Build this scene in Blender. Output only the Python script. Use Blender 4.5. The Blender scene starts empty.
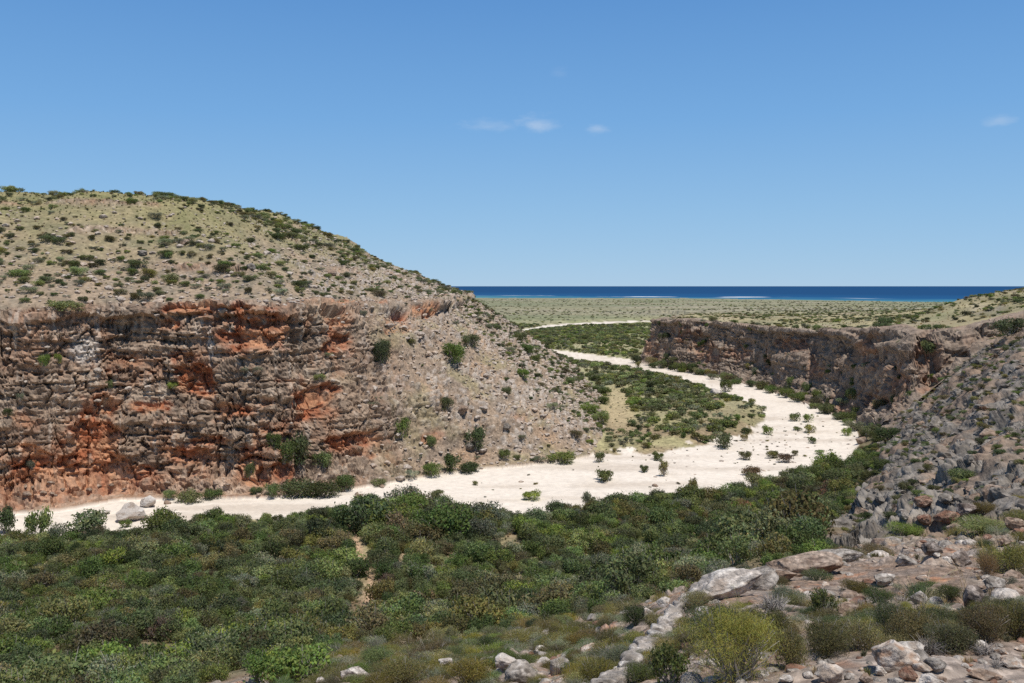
NCOL, NROW = 1350, 1200
NEARW = .45
import bpy, math, time
import numpy as np
from mathutils import Vector, Matrix
T0 = time.time()
rng = np.random.default_rng(7)
scene = bpy.context.scene
COL = scene.collection
PI = math.pi

# ------------------------------------------------------------------ camera
EYE = 40.0            # eye height above the dry riverbed, metres
FOC = 900.0           # focal length in pixels of a 1024 wide frame
HY = 285.5            # row of the true horizon
SEA = -20.0
cam_data = bpy.data.cameras.new('camera')
cam = bpy.data.objects.new('camera', cam_data)
COL.objects.link(cam)
cam.location = (0, 0, EYE)
cam.rotation_euler = (PI / 2, 0, 0)
cam_data.sensor_width = 36
cam_data.lens = 36 * FOC / 1024
cam_data.shift_y = -(341.5 - HY) / 1024
cam_data.clip_start = 0.1
cam_data.clip_end = 200000
scene.camera = cam


def world(px, py, d):
    """point at depth d seen on photo pixel (px, py)"""
    return np.array([(px - 512) / FOC * d, d, EYE - (py - HY) / FOC * d])


def on_bed(px, py, z=0.0):
    d = (EYE - z) * FOC / (py - HY)
    return (px - 512) / FOC * d, d


# ------------------------------------------------------------------ noise
TAB = np.random.default_rng(3).random((64, 64, 64)).astype(np.float32)
JIT = np.random.default_rng(4).random((3, 32, 32, 32)).astype(np.float32)


def vnoise(x, y, z):
    x = np.asarray(x, np.float32); y = np.asarray(y, np.float32); z = np.asarray(z, np.float32)
    fx = np.floor(x); fy = np.floor(y); fz = np.floor(z)
    ix = fx.astype(np.int32); iy = fy.astype(np.int32); iz = fz.astype(np.int32)
    x = x - fx; y = y - fy; z = z - fz
    x = x * x * (3 - 2 * x); y = y * y * (3 - 2 * y); z = z * z * (3 - 2 * z)
    x0 = ix & 63; x1 = (ix + 1) & 63; y0 = iy & 63; y1 = (iy + 1) & 63; z0 = iz & 63; z1 = (iz + 1) & 63
    a = TAB[x0, y0, z0] * (1 - x) + TAB[x1, y0, z0] * x
    b = TAB[x0, y1, z0] * (1 - x) + TAB[x1, y1, z0] * x
    c = TAB[x0, y0, z1] * (1 - x) + TAB[x1, y0, z1] * x
    e = TAB[x0, y1, z1] * (1 - x) + TAB[x1, y1, z1] * x
    a = a * (1 - y) + b * y
    c = c * (1 - y) + e * y
    return (a * (1 - z) + c * z) * 2 - 1


def fbm(x, y, z, octv=4, gain=0.5):
    s = 0; a = 1.0; t = 0
    for o in range(octv):
        f = 2.03 ** o
        s = s + a * vnoise(x * f + 17.3 * o, y * f + 9.1 * o, z * f + 5.7 * o)
        t += a; a *= gain
    return s / t


def worley(x, y, z):
    """F1, F2 and the random number of the nearest cell"""
    x = np.asarray(x, np.float32); y = np.asarray(y, np.float32); z = np.asarray(z, np.float32)
    bx = np.floor(x).astype(np.int32); by = np.floor(y).astype(np.int32); bz = np.floor(z).astype(np.int32)
    f1 = np.full(x.shape, 9, np.float32); f2 = f1.copy(); cid = np.zeros(x.shape, np.float32)
    for i in (-1, 0, 1):
        for j in (-1, 0, 1):
            for k in (-1, 0, 1):
                cx = (bx + i) & 31; cy = (by + j) & 31; cz = (bz + k) & 31
                px = JIT[0, cx, cy, cz]
                d = (bx + i + px - x) ** 2 + (by + j + JIT[1, cx, cy, cz] - y) ** 2 + (bz + k + JIT[2, cx, cy, cz] - z) ** 2
                new = d < f1
                f2 = np.where(new, f1, np.minimum(f2, d))
                cid = np.where(new, px, cid)
                f1 = np.where(new, d, f1)
    return np.sqrt(f1), np.sqrt(f2), cid


def sstep(a, b, x):
    t = np.clip((x - a) / (b - a), 0, 1)
    return t * t * (3 - 2 * t)


# ------------------------------------------------------------------ plan of the place
def seg_dist(P, pts, closed=False):
    """distance to a polyline and the position along it (index + fraction)"""
    best = np.full(len(P), 1e18); par = np.zeros(len(P))
    n = len(pts)
    for i in range(n if closed else n - 1):
        a = pts[i]; b = pts[(i + 1) % n]
        ab = b - a
        t = np.clip(((P[:, 0] - a[0]) * ab[0] + (P[:, 1] - a[1]) * ab[1]) / (ab @ ab), 0, 1)
        d = (P[:, 0] - a[0] - t * ab[0]) ** 2 + (P[:, 1] - a[1] - t * ab[1]) ** 2
        m = d < best
        best = np.where(m, d, best); par = np.where(m, i + t, par)
    return np.sqrt(best), par


def inside(P, poly):
    r = np.zeros(len(P), bool); n = len(poly)
    x = P[:, 0]; y = P[:, 1]
    for i in range(n):
        x1, y1 = poly[i]; x2, y2 = poly[(i + 1) % n]
        if y1 == y2:
            continue
        c = (y1 > y) != (y2 > y)
        r ^= c & (x < (x2 - x1) * (y - y1) / (y2 - y1) + x1)
    return r


def beds(px_pts):
    return np.array([on_bed(*p) for p in px_pts])


# white river bed, outlined on the valley floor
SAND = beds([(-260, 560), (-60, 548), (0, 541), (120, 536), (200, 520), (280, 520), (350, 511), (420, 512), (480, 519),
             (540, 520), (580, 511), (640, 503), (700, 498), (760, 487), (810, 474), (842, 461), (852, 448), (862, 440), (860, 430),
             (845, 418), (815, 405), (790, 394), (760, 383), (720, 375), (690, 369), (655, 363.5), (625, 358.5), (590, 354), (560, 350.5),
             (530, 347), (490, 342), (480, 347), (520, 352), (552, 356), (585, 362), (625, 370), (655, 375), (690, 383), (722, 393), (748, 401), (766, 410),
             (764, 420), (756, 430), (735, 438), (700, 445), (660, 452), (630, 456), (600, 453),
             (540, 462), (470, 468), (400, 478), (330, 489), (270, 494), (200, 494), (150, 494), (120, 497), (60, 506), (0, 511), (-60, 512), (-260, 520)])
SAND_FAR = beds([(470, 340), (500, 336.5), (520, 333), (540, 329.5), (575, 326), (610, 324), (650, 322.6), (700, 321.6), (700, 320.2), (650, 320.8),
                 (610, 321.8), (575, 323.2), (545, 325.5), (525, 329), (495, 332), (470, 335)])
# foot of the left hill: px, py, width of the wall in plan, 0 = cliff .. 1 = stony slope
LST = [(-700, 545, 12, 0), (-260, 528, 12, 0), (-60, 515, 12, 0), (0, 513, 12, 0), (60, 509, 12, 0), (120, 499, 11.5, 0), (200, 497, 11.5, 0), (270, 497, 12, 0.0),
       (330, 491, 17, .1), (400, 480, 27, .4), (470, 469, 42, .8), (540, 463, 52, 1), (584, 455.5, 54, 1), (605, 446, 54, 1), (610, 424, 54, 1), (603, 398, 54, 1),
       (582, 372, 56, 1), (556, 356, 58, 1), (532, 345, 60, 1), (508, 336, 62, 1)]
LBASE = np.array([on_bed(a, b) for a, b, _, _ in LST])
LPOLY = np.vstack([LBASE, [(-60, 900), (-300, 1250), (-1500, 1500), (-1500, 100)]])
LBASE = np.vstack([LBASE, [(-60, 900), (-300, 1250)]])
_t = np.gradient(np.array([on_bed(a, b) for a, b, _, _ in LST]), axis=0)
_n = np.stack([-_t[:, 1], _t[:, 0]], -1) / np.linalg.norm(_t, axis=1, keepdims=True)
LRIM = np.vstack([np.array([on_bed(a, b) for a, b, _, _ in LST]) + _n * np.array([[c] for _, _, c, _ in LST]), [(-120, 860), (-340, 1150)]])
print('rim', LRIM.round(0).tolist())
LTOP = np.vstack([LRIM, [(-1500, 1450), (-1500, 114)]])
LW = np.array([c for _, _, c, _ in LST] + [70, 80.]); LS = np.array([c for _, _, _, c in LST] + [1, 1.])
# foot of the right wall
RST = [(700, 319.5, 60, 1), (664, 333, 30, .5), (645, 350, 14, .1), (641, 363, 12, 0), (690, 372, 13, 0), (730, 380, 14, 0), (765, 389, 15, 0), (800, 401, 16, .0), (846, 419, 16, 0), (868, 432, 15, 0), (884, 441, 14, 0)]
RBASE = np.array([on_bed(a, b) for a, b, _, _ in RST])
RBASE = np.vstack([RBASE, [(135, 228), (200, 200), (400, 150)]])
RPOLY = np.vstack([RBASE, [(2500, 150), (9000, 5000), (800, 5000), (150, 1500)]])
RW = np.array([c for _, _, c, _ in RST] + [16, 30, 40.]); RS = np.array([c for _, _, _, c in RST] + [0, .3, 1.])


def qmap(x, y):
    r = np.sqrt(x * x + y * y) + 1e-9
    k = np.log(1 + r / 2.5) / r
    return np.stack([x * k, y * k], -1)


class Rbf:
    def __init__(self, pts, smooth=1e-3):
        pts = np.array(pts, float)
        self.c = qmap(pts[:, 0], pts[:, 1])
        n = len(pts)
        K = self.k(self.c, self.c) + smooth * np.eye(n)
        Q = np.hstack([np.ones((n, 1)), self.c])
        A = np.block([[K, Q], [Q.T, np.zeros((3, 3))]])
        self.w = np.linalg.solve(A, np.concatenate([pts[:, 2], np.zeros(3)]))

    def k(self, a, b):
        d2 = (a[:, None, 0] - b[None, :, 0]) ** 2 + (a[:, None, 1] - b[None, :, 1]) ** 2
        return 0.5 * d2 * np.log(d2 + 1e-12)

    def __call__(self, P):
        out = np.empty(len(P))
        for s in range(0, len(P), 60000):
            q = qmap(P[s:s + 60000, 0], P[s:s + 60000, 1])
            out[s:s + 60000] = self.k(q, self.c) @ self.w[:-3] + self.w[-3] + q @ self.w[-2:]
        return out


# the ground the viewer stands on, falling to the valley: px, py, depth of points it passes through
near = [world(*p) for p in [
    # stony ground at the viewer's feet
    (640, 700, 5.6), (700, 690, 5.2), (800, 690, 5.0), (900, 690, 4.9), (1024, 690, 4.8), (1200, 690, 4.7), (640, 655, 8.2), (690, 620, 10.5), (720, 640, 7.6), (800, 648, 6.6),
    (900, 645, 6.3), (1024, 640, 6.2), (850, 608, 9.5), (950, 605, 9.2), (1024, 598, 9.2), (1150, 600, 9.0),
    # the flat terrace and its edge
    (700, 597, 13), (760, 578, 16), (820, 566, 18), (880, 556, 21), (940, 548, 22), (1000, 545, 22), (1060, 540, 22), (1200, 530, 22), (850, 585, 13), (950, 580, 13), (1024, 578, 13),
    # drop behind the terrace edge, grey rocky slope beyond
    (870, 541, 36), (920, 536, 36), (970, 530, 36), (1024, 522, 36), (1100, 510, 38),
    (850, 528, 75), (900, 520, 72), (950, 510, 70), (1000, 500, 68), (1024, 494, 68), (1100, 475, 68),
    (850, 508, 125), (900, 486, 118), (950, 470, 112), (1000, 452, 108), (1024, 445, 108), (1120, 415, 108),
    (856, 480, 178), (900, 452, 165), (950, 427, 158), (1000, 402, 155), (1024, 390, 155), (1120, 350, 160),
    (900, 425, 212), (950, 385, 208), (1000, 350, 210), (1024, 332, 215), (1120, 300, 230),
    # side of the terrace and bouldery shoulder towards the left
    (600, 672, 9.5), (560, 672, 12), (500, 672, 13.5), (430, 678, 14.5), (350, 686, 15.5), (250, 700, 17), (0, 730, 20), (560, 655, 18), (480, 660, 19),
    (620, 640, 17), (650, 615, 22), (700, 596, 26), (780, 572, 30),
    # scrubby slope
    (350, 645, 52), (450, 640, 50), (550, 626, 52), (620, 603, 58), (690, 584, 62), (750, 563, 70), (800, 545, 80), (250, 665, 55), (150, 683, 60), (50, 690, 62), (-100, 700, 64), (-300, 700, 64),
    (0, 610, 106), (200, 608, 106), (400, 603, 108), (600, 585, 112), (700, 565, 120), (780, 540, 132), (825, 515, 148), (-200, 610, 106)]]
for a, r, z in [(-60, 5, 37.8), (-60, 15, 34), (-60, 60, 14), (-60, 120, 2), (60, 5, 38.4), (60, 20, 37), (60, 80, 33), (60, 250, 36), (100, 10, 38.6), (100, 60, 38.5), (100, 300, 42),
                (-100, 10, 38), (-100, 60, 26), (-100, 200, 8), (180, 5, 38.6), (180, 30, 40), (180, 150, 44), (180, 800, 48), (140, 400, 46), (-140, 100, 38), (-140, 500, 40), (0, 1.0, 38.3), (120, 1, 38.3), (240, 1, 38.3),
                (45, 300, 36), (42, 240, 36), (-20, 175, -4), (0, 190, -5), (10, 195, -5), (-35, 175, -4), (15, 215, -6), (0, 400, -14), (-25, 400, -14), (15, 500, -14)]:
    near.append((r * math.sin(math.radians(a)), r * math.cos(math.radians(a)), z))
NEAR = Rbf(near)
# the right tableland above the gorge wall
table = [world(*p) for p in [(630, 324, 500), (641, 322, 478), (700, 321, 432), (760, 324, 390), (800, 327, 352), (850, 326, 315), (900, 325, 290), (945, 324, 275), (980, 316, 275), (1024, 300, 280), (1100, 290, 290),
                             (640, 317, 700), (700, 316, 650), (760, 317, 600), (850, 318, 480), (900, 319, 400), (920, 318, 350), (958, 305, 340), (985, 298.5, 345), (1024, 291.5, 350), (1100, 282, 380), (1200, 278, 420),
                             (600, 313, 1100), (700, 312, 1000), (800, 311, 1000), (900, 311, 900), (1000, 311, 900), (1100, 312, 900), (1200, 305, 900), (600, 306, 1900), (800, 305, 1900), (1024, 305, 1900), (1250, 312, 1900),
                             (600, 300, 3400), (960, 304.5, 2900), (1100, 309, 2350), (600, 298.2, 4700), (1100, 304, 4700)]]
TABLE = Rbf(table)

LP_CLIFF = ([0, .30, .42, .52, .62, .74, .80, 1], [0, .10, .43, .48, .60, .95, .985, 1])
LP_SLOPE = ([0, .5, .88, .93, 1], [0, .50, .88, .97, 1])
RP_CLIFF = ([0, .38, .5, .62, .76, 1], [0, .24, .54, .62, .97, 1])
HILL = ([0, 39, 53, 71, 92, 120, 200, 600], [0, 15.8, 23.4, 29.3, 31.4, 31.8, 32, 32])
PLAIN = ([0, 500, 640, 800, 900, 1000, 1200, 1500, 2000, 3000, 4300, 6000], [.6, .8, .3, .2, .6, 2.6, 4.5, 4, 0, -10.5, -20.4, -32])


def height(P):
    """bare shape of the land: z, zone, and the coordinates of the walls"""
    x = P[:, 0]; y = P[:, 1]
    r = np.hypot(x, y)
    dsand, _ = seg_dist(P, SAND, True)
    dsand = np.where(inside(P, SAND), -dsand, dsand)
    dfar, _ = seg_dist(P, SAND_FAR, True)
    dfar = np.where(inside(P, SAND_FAR), -dfar, dfar)
    sd = np.minimum(dsand, dfar)
    n1 = vnoise(x / 9, y / 9, 0 * x); n2 = vnoise(x / 45, y / 45, 0 * x + 3)
    sd = sd + 1.3 * n1 * sstep(60, 130, r)
    slant = np.clip(x / np.maximum(y, 1) * 900 - 160, 0, None) / 900
    V = np.interp(np.maximum(y, 0) * (1 + 1.15 * slant), *PLAIN)
    far = sstep(700, 1500, y)
    V = V + far * 2.2 * vnoise(x / 160, y / 160, 0 * x + 8) * (1 - sstep(3000, 4200, y))
    bank = sstep(-0.5, 9, sd)
    V = V * bank + bank * (.5 + .45 * n1 + .7 * n2) - .15 * (1 - bank) + .12 * n1 * (1 - bank)
    # left hill
    dl, pl = seg_dist(P, LBASE)
    el = np.where(inside(P, LPOLY), dl, -dl)
    wl = np.interp(pl, np.arange(len(LW)), LW); sl = np.interp(pl, np.arange(len(LS)), LS)
    n3 = vnoise(x / 14, y / 14, 0 * x + 21); n4 = vnoise(x / 38, y / 38, 0 * x + 33)
    el2 = el + sstep(-6, 4, el) * (1.6 * n3 + 1.6 * n4) * np.where(el > 0, 1, .3)
    du, _ = seg_dist(P, LRIM)
    up = np.where(inside(P, LTOP), du, -du)
    up2 = up + (el2 - el)
    t = np.where(el2 <= 0, 0, np.clip(el2 / (el2 + np.maximum(-up2, 0) + 1e-6), 0, 1))
    rim = 36.6 + .5 * n3 - 14 * sstep(17.0, 20.5, pl)
    L = rim * (np.interp(t, *LP_CLIFF) * (1 - sl) + np.interp(t, *LP_SLOPE) * sl)
    upn = np.minimum(up, np.maximum(el, 0))
    up = np.clip(up, 0, None)
    L = L + np.interp(up, *HILL) * (1 - .45 * sstep(17, 20, pl)) + sstep(2, 20, up) * (1.1 * n3 + .8 * n4)
    L = L + sstep(30, 65, up) * (1.5 * np.exp(-((x + 82) / 22) ** 2) - 3.1 * sstep(-92, -128, x)) * (y < 450)
    L = np.where(el > -1, L, -60)
    # right tableland
    dr, pr = seg_dist(P, RBASE)
    er = np.where(inside(P, RPOLY), dr, -dr)
    wr = np.interp(pr, np.arange(len(RW)), RW); sr = np.interp(pr, np.arange(len(RS)), RS)
    er2 = er + sstep(-4, 3, er) * (2.4 * n3 + 2.5 * n4 + .8 * n1) * (1 - sr * .6)
    tr = np.clip(er2 / wr, 0, 1)
    top = TABLE(P)
    pf = np.interp(tr, *RP_CLIFF) * (1 - sr) + tr * sr
    top = top + 1.5 * n4 * sstep(300, 200, np.abs(er)) * (y < 700)
    R = top * pf + np.minimum(V, 3) * (1 - pf) + sstep(5, 30, er) * (.7 * n3 + .5 * n1)
    R = np.where((er > -1) & (y > 100), R, -50)
    # near ground
    N = NEAR(P) + sstep(20, 80, r) * (.5 * n1 + .6 * n3)
    N = np.where((y > 330), -50, N)
    Z = np.stack([V, L, R, N])
    zone = np.argmax(Z, 0)
    k = .8
    z = np.where(r < 60, Z.max(0), k * np.log(np.exp((Z - Z.max(0)) / k).sum(0)) + Z.max(0))
    return dict(z=z, zone=zone, sd=sd, el=el, wl=wl, sl=sl, pl=pl, up=upn, er=er, wr=wr, sr=sr, pr=pr, tl=t, tr=tr)


# ------------------------------------------------------------------ one sheet of ground, finer where it is near
thin = math.radians(30.6)
TH = np.concatenate([np.linspace(-PI, -math.radians(62), 40, endpoint=False), np.linspace(-math.radians(62), -thin, 60, endpoint=False),
                     np.arctan(np.linspace(-math.tan(thin), math.tan(thin), NCOL)), np.linspace(thin, math.radians(62), 61)[1:], np.linspace(math.radians(62), PI, 41)[1:]])
STEP = 5
ci = np.unique(np.concatenate([np.arange(0, len(TH), STEP), [len(TH) - 1]]))
RF = np.exp(np.linspace(math.log(1.2), math.log(5200), 2600))
P0 = np.stack([np.outer(np.sin(TH[ci]), RF).ravel(), np.outer(np.cos(TH[ci]), RF).ravel()], -1)
h0 = height(P0); Z0 = h0['z'].reshape(len(ci), len(RF)); zone0 = h0['zone'].reshape(len(ci), len(RF))
slope = (EYE - Z0) / RF
seen = np.minimum.accumulate(slope, 1) >= slope - 0.012
dr_ = np.diff(RF)[None]; dz_ = np.diff(Z0, axis=1)
dang = np.abs(np.diff(slope, axis=1))
wgt = np.where(seen[:, 1:], np.maximum(dang, .35 * np.sqrt(dr_ ** 2 + dz_ ** 2) / RF[1:] * .25), .04 * np.sqrt(dr_ ** 2 + dz_ ** 2) / RF[1:])
zn = zone0[:, 1:] == 3
wgt = np.where(zn & seen[:, 1:] & (RF[1:] > 3.8), np.maximum(wgt, NEARW * dr_ / RF[1:]), wgt)
wgt = np.maximum(wgt, dr_ / RF[1:] * .012) * np.where(RF[1:] < 3.8, .2, 1)
# steep faces keep their samples even where they look away from the viewer
cum = np.concatenate([np.zeros((len(ci), 1)), np.cumsum(wgt, 1)], 1)
RK = np.empty((len(ci), NROW))
for i in range(len(ci)):
    RK[i] = np.interp(np.linspace(0, cum[i, -1], NROW), cum[i], np.log(RF))
# smooth neighbouring columns a little so the sheet has no torn cells
for _ in range(2):
    RK[1:-1] = .25 * RK[:-2] + .5 * RK[1:-1] + .25 * RK[2:]
RR = np.empty((len(TH), NROW))
for k in range(NROW):
    RR[:, k] = np.interp(np.arange(len(TH)), ci, RK[:, k])
RR = np.exp(RR)
X = np.sin(TH)[:, None] * RR; Y = np.cos(TH)[:, None] * RR
P = np.stack([X.ravel(), Y.ravel()], -1)
G = height(P)
Z = G['z'].copy()
NT, NR = RR.shape
print('grid', NT, NR, time.time() - T0)
# the right wall runs almost along the line of sight: it gets a sheet of its own, sampled evenly along its foot
seg = np.linalg.norm(np.diff(RBASE[1:12], axis=0), axis=1); cl = np.concatenate([[0], np.cumsum(seg)])
sw = np.arange(0, cl[-1], .42)
bx_ = np.interp(sw, cl, RBASE[1:12, 0]); by_ = np.interp(sw, cl, RBASE[1:12, 1]); bw_ = np.interp(sw, cl, RW[1:12])
kern = np.exp(-(np.arange(-40, 41) * .42 / 6) ** 2); kern /= kern.sum()
sm_ = lambda v: np.convolve(np.pad(v, 40, mode='reflect', reflect_type='odd'), kern, 'valid')
bx_, by_ = sm_(bx_), sm_(by_)
tx_, ty_ = np.gradient(bx_), np.gradient(by_); tl_ = np.hypot(tx_, ty_)
NE = 120
ev = np.linspace(0, 1, NE)
ew = -1.5 + ev[None] * (bw_[:, None] + 4.0)
WX = bx_[:, None] - ty_[:, None] / tl_[:, None] * ew; WY = by_[:, None] + tx_[:, None] / tl_[:, None] * ew
NW_ = len(sw)
PW = np.stack([WX.ravel(), WY.ravel()], -1)
GW = height(PW)
NG = NT * NR

# ------------------------------------------------------------------ rock relief
def lin(r, g, b):
    c = np.array([r, g, b], float) / 255
    return np.where(c <= .04045, c / 12.92, ((c + .055) / 1.055) ** 2.4)


def sheet_normals(q):
    n_ = np.cross(np.gradient(q, axis=1), np.gradient(q, axis=0))
    n_ /= np.linalg.norm(n_, axis=-1, keepdims=True) + 1e-12
    return np.where(n_[..., 2:3] < 0, -n_, n_).reshape(-1, 3)


nrm = np.vstack([sheet_normals(np.stack([X, Y, Z.reshape(NT, NR)], -1)), sheet_normals(np.stack([WX, WY, GW['z'].reshape(NW_, NE)], -1))])
P = np.vstack([P, PW]); Z = np.concatenate([Z, GW['z']])
GW['zone'] = np.full(len(PW), 2)
G = {k_: np.concatenate([G[k_], GW[k_]]) for k_ in G}
wallp = np.zeros(len(P), bool); wallp[NG:] = True
x = P[:, 0].astype(np.float32); y = P[:, 1].astype(np.float32); z = Z.astype(np.float32)
r = np.hypot(x, y)
ys = np.where(y > 1, y, 1)
PX = 512 + FOC * x / ys; PY = HY + FOC * (EYE - z) / ys
PX = np.where(y > 1, PX, -9999)
zone = G['zone']

# hollows in the left wall, where fresh red rock shows: px, py, half width, half height, depth
HOLLOWS = [(210, 308, 62, 5, 2.2), (252, 335, 36, 16, 1.5), (243, 318, 40, 6, 2.2), (172, 325, 14, 6, 1.0), (192, 380, 20, 20, 1.7), (240, 408, 26, 7, 1.3), (96, 452, 24, 44, 2.6), (108, 425, 11, 32, 2.6),
           (55, 475, 45, 22, 1.2), (342, 342, 12, 10, 2.4), (340, 322, 9, 8, 1.6), (398, 322, 12, 8, 1.8), (318, 402, 17, 20, 2.0), (326, 390, 12, 8, 1.6), (357, 443, 28, 11, 1.8), (186, 454, 26, 10, 1.6), (254, 470, 18, 18, 1.4),
           (210, 440, 16, 6, 1.2), (430, 437, 12, 7, 1.0), (523, 417, 9, 6, 1.0), (360, 300, 30, 4, 1.5), (425, 308, 14, 4, 1.6), (150, 405, 20, 6, .7), (30, 455, 14, 9, .8), (285, 470, 12, 16, 1.0), (120, 480, 40, 12, .5)]
RHOLLOWS = [(652, 350, 7, 12, 1.6), (702, 345, 12, 14, 2.4), (715, 355, 9, 12, 2.2), (738, 352, 8, 9, 2.0), (792, 345, 18, 6, 2.0), (880, 402, 14, 9, 2.6), (935, 375, 10, 30, 4), (925, 350, 10, 22, 3.5), (870, 350, 9, 18, 2.4), (848, 405, 8, 14, 2), (685, 335, 9, 8, 1.2), (900, 385, 8, 18, 2.6), (815, 365, 6, 14, 2.0), (765, 355, 6, 12, 1.6)]


W1 = np.zeros(len(x), np.float32); W2 = np.zeros(len(x), np.float32)
m = ((zone == 1) | (zone == 2)) & (r < 1000)
W1[m] = fbm(x[m] / 4 + 50, y[m] / 4, z[m] / 3, 3); W2[m] = fbm(x[m] / 4, y[m] / 4 + 50, z[m] / 2, 3)


def hollow_field(lst, wob):
    dep = np.zeros(len(x), np.float32); red = np.zeros(len(x), np.float32)
    for a, b, w, h, dd in lst:
        m = (np.abs(PX - a) < w * 1.9) & (np.abs(PY - b) < h * 1.9)
        if not m.any():
            continue
        q = np.sqrt(((PX[m] - a + 11 * W1[m]) / w) ** 2 + ((PY[m] - b + 7 * W2[m]) / h) ** 2) + wob[m] * .9
        s = sstep(1.0, .72, q) * (1 - .55 * np.clip((PY[m] - b + h) / (2 * h), 0, 1))
        dep[m] = np.maximum(dep[m], dd * s)
        red[m] = np.maximum(red[m], sstep(1.45, .6, q))
    return dep, red


D = np.zeros(len(x), np.float32)
red = np.zeros(len(x), np.float32)
rough = np.zeros(len(x), np.float32)      # 1 = bare rock
crev = np.zeros(len(x), np.float32)       # joints between the blocks, filled with darker grit
cellv = np.full(len(x), .5, np.float32)


def rocky(m, lst, wgt, scale, amp, fine_amp=1.0, rimz=None):
    """beds, joints and blocks pushed out of / into the wall"""
    X_, Y_, Z_ = x[m] / scale, y[m] / scale, z[m] / scale
    wob = fbm(X_ / 3.2, Y_ / 3.2, Z_ / 2.2, 4)
    big = fbm(X_ / 11, Y_ / 11, Z_ / 14, 3)
    full = np.zeros(len(x), np.float32); full[m] = wob
    dep, rd = hollow_field(lst, full)
    dep = dep[m]; rd = rd[m]
    mass = sstep(-.25, .25, fbm(X_ / 9 + 40, Y_ / 9, Z_ / 6, 3))          # massive beds / broken rock
    zz = Z_ + .9 * big + .30 * wob
    bz = zz / 1.9 + .35 * vnoise(X_ / 17, Y_ / 17, 0 * X_ + 2)
    bi = np.floor(bz); bf = bz - bi
    off = vnoise(bi * 7.31, X_ / 13 + bi * 3.7, Y_ / 13)
    bz2 = zz / .62; bi2 = np.floor(bz2); bf2 = bz2 - bi2
    off2 = vnoise(bi2 * 5.17, X_ / 5 + bi2 * 2.3, Y_ / 5)
    lip = sstep(.22, .0, bf) * sstep(.0, .5, vnoise(bi * 3.3 + 9, X_ / 9, Y_ / 9) + .2)
    f1, f2, cid = worley(X_ / 4.2 + .35 * wob, Y_ / 4.2, zz / 2.9)
    g1, g2, cid2 = worley(X_ / 1.45 + .3 * wob, Y_ / 1.45, zz / .85)
    crack = sstep(.10, 0, f2 - f1); crack2 = sstep(.14, 0, g2 - g1)
    fis = sstep(.045, .0, np.abs(fbm(X_ / 5.5 + 90, Y_ / 5.5, Z_ / 26, 3))) * sstep(-.1, .2, vnoise(X_ / 8, Y_ / 8, Z_ / 9))
    bz3 = zz / .27; bi3 = np.floor(bz3); off3 = vnoise(bi3 * 4.9, X_ / 3 + bi3 * 1.7, Y_ / 3)
    fine = fbm(X_ / .7, Y_ / .7, Z_ / .45, 4)
    brk = .35 + .65 * (1 - mass)
    d = 2.1 * big + .66 * off + .45 * off2 * brk - .75 * lip + 1.0 * (cid - .5) * sstep(0, .2, f2 - f1) - .9 * crack * (.25 + .75 * brk) - 1.0 * fis + .75 * (cid2 - .5) * brk * sstep(0, .2, g2 - g1) - (.25 * crack2 * brk - .13 * off3 * (.3 + .7 * mass) - .2 * off2) * fine_amp + (.42 * fine + .3 * wob) * fine_amp
    if rimz is not None:      # hard cap rock with a hollow line under it
        dz = rimz - Z_ * scale + .9 * wob + 1.5 * vnoise(X_ / 10, Y_ / 10, 0 * X_ + 61)
        cap = sstep(.1, .5, dz) * sstep(2.6, 2.2, dz); und = sstep(2.2, 2.7, dz) * sstep(5.2, 3.2, dz) * sstep(-.1, .4, vnoise(X_ / 6, Y_ / 6, 0 * X_ + 44))
        d = d * (1 - .5 * cap) + cap * (1.0 + .5 * vnoise(X_ / 3, Y_ / 3, 0 * X_)) - 1.25 * und
    gully = sstep(.30, .62, fbm(X_ / 8 + 70, Y_ / 8, Z_ / 45, 3)) * 2.2
    d = (d - gully) * amp - dep * (1 + .3 * wob + .35 * off2)
    D[m] += (d * wgt).astype(np.float32)
    red[m] = np.maximum(red[m], rd * wgt)
    rough[m] = np.maximum(rough[m], wgt)
    cellv[m] = .35 * cid + .35 * cid2 + .3 * (off * .5 + .5)


up = G['up']
m = (zone == 1) & (up < 9) & (G['el'] < 90)
steep = sstep(.97, .8, nrm[:, 2])
w = (1 - G['sl'][m] * .62 * sstep(33.5, 31.0, z[m])) * sstep(-.5, 2.0, G['el'][m]) * (1 - sstep(-1.2, 1.2, up[m])) * np.maximum(steep[m], .6)
rocky(m, HOLLOWS, w, 1.0, 1.0, 1.0, 36.4)
upr = G['er'] - G['wr']
m = wallp
w = (1 - G['sr'][m] * .9) * sstep(-.5, 1.5, G['er'][m]) * (1 - sstep(-.5, 1.5, upr[m])) * np.maximum(steep[m], .35)
w = w * np.repeat(sstep(0, 6, sw) * sstep(cl[-1], cl[-1] - 8, sw), NE)
rocky(m, RHOLLOWS, w, 1.5, 1.15, .6, 24.0)
D[m] += .9 * w
m = ~wallp & (zone == 2) & (G['er'] > 0) & (upr < 2) & (r < 560) & (PX < 1000)
D[m] -= 1.3 * sstep(0, 2, G['er'][m]) * sstep(2, 0, upr[m])

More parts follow.
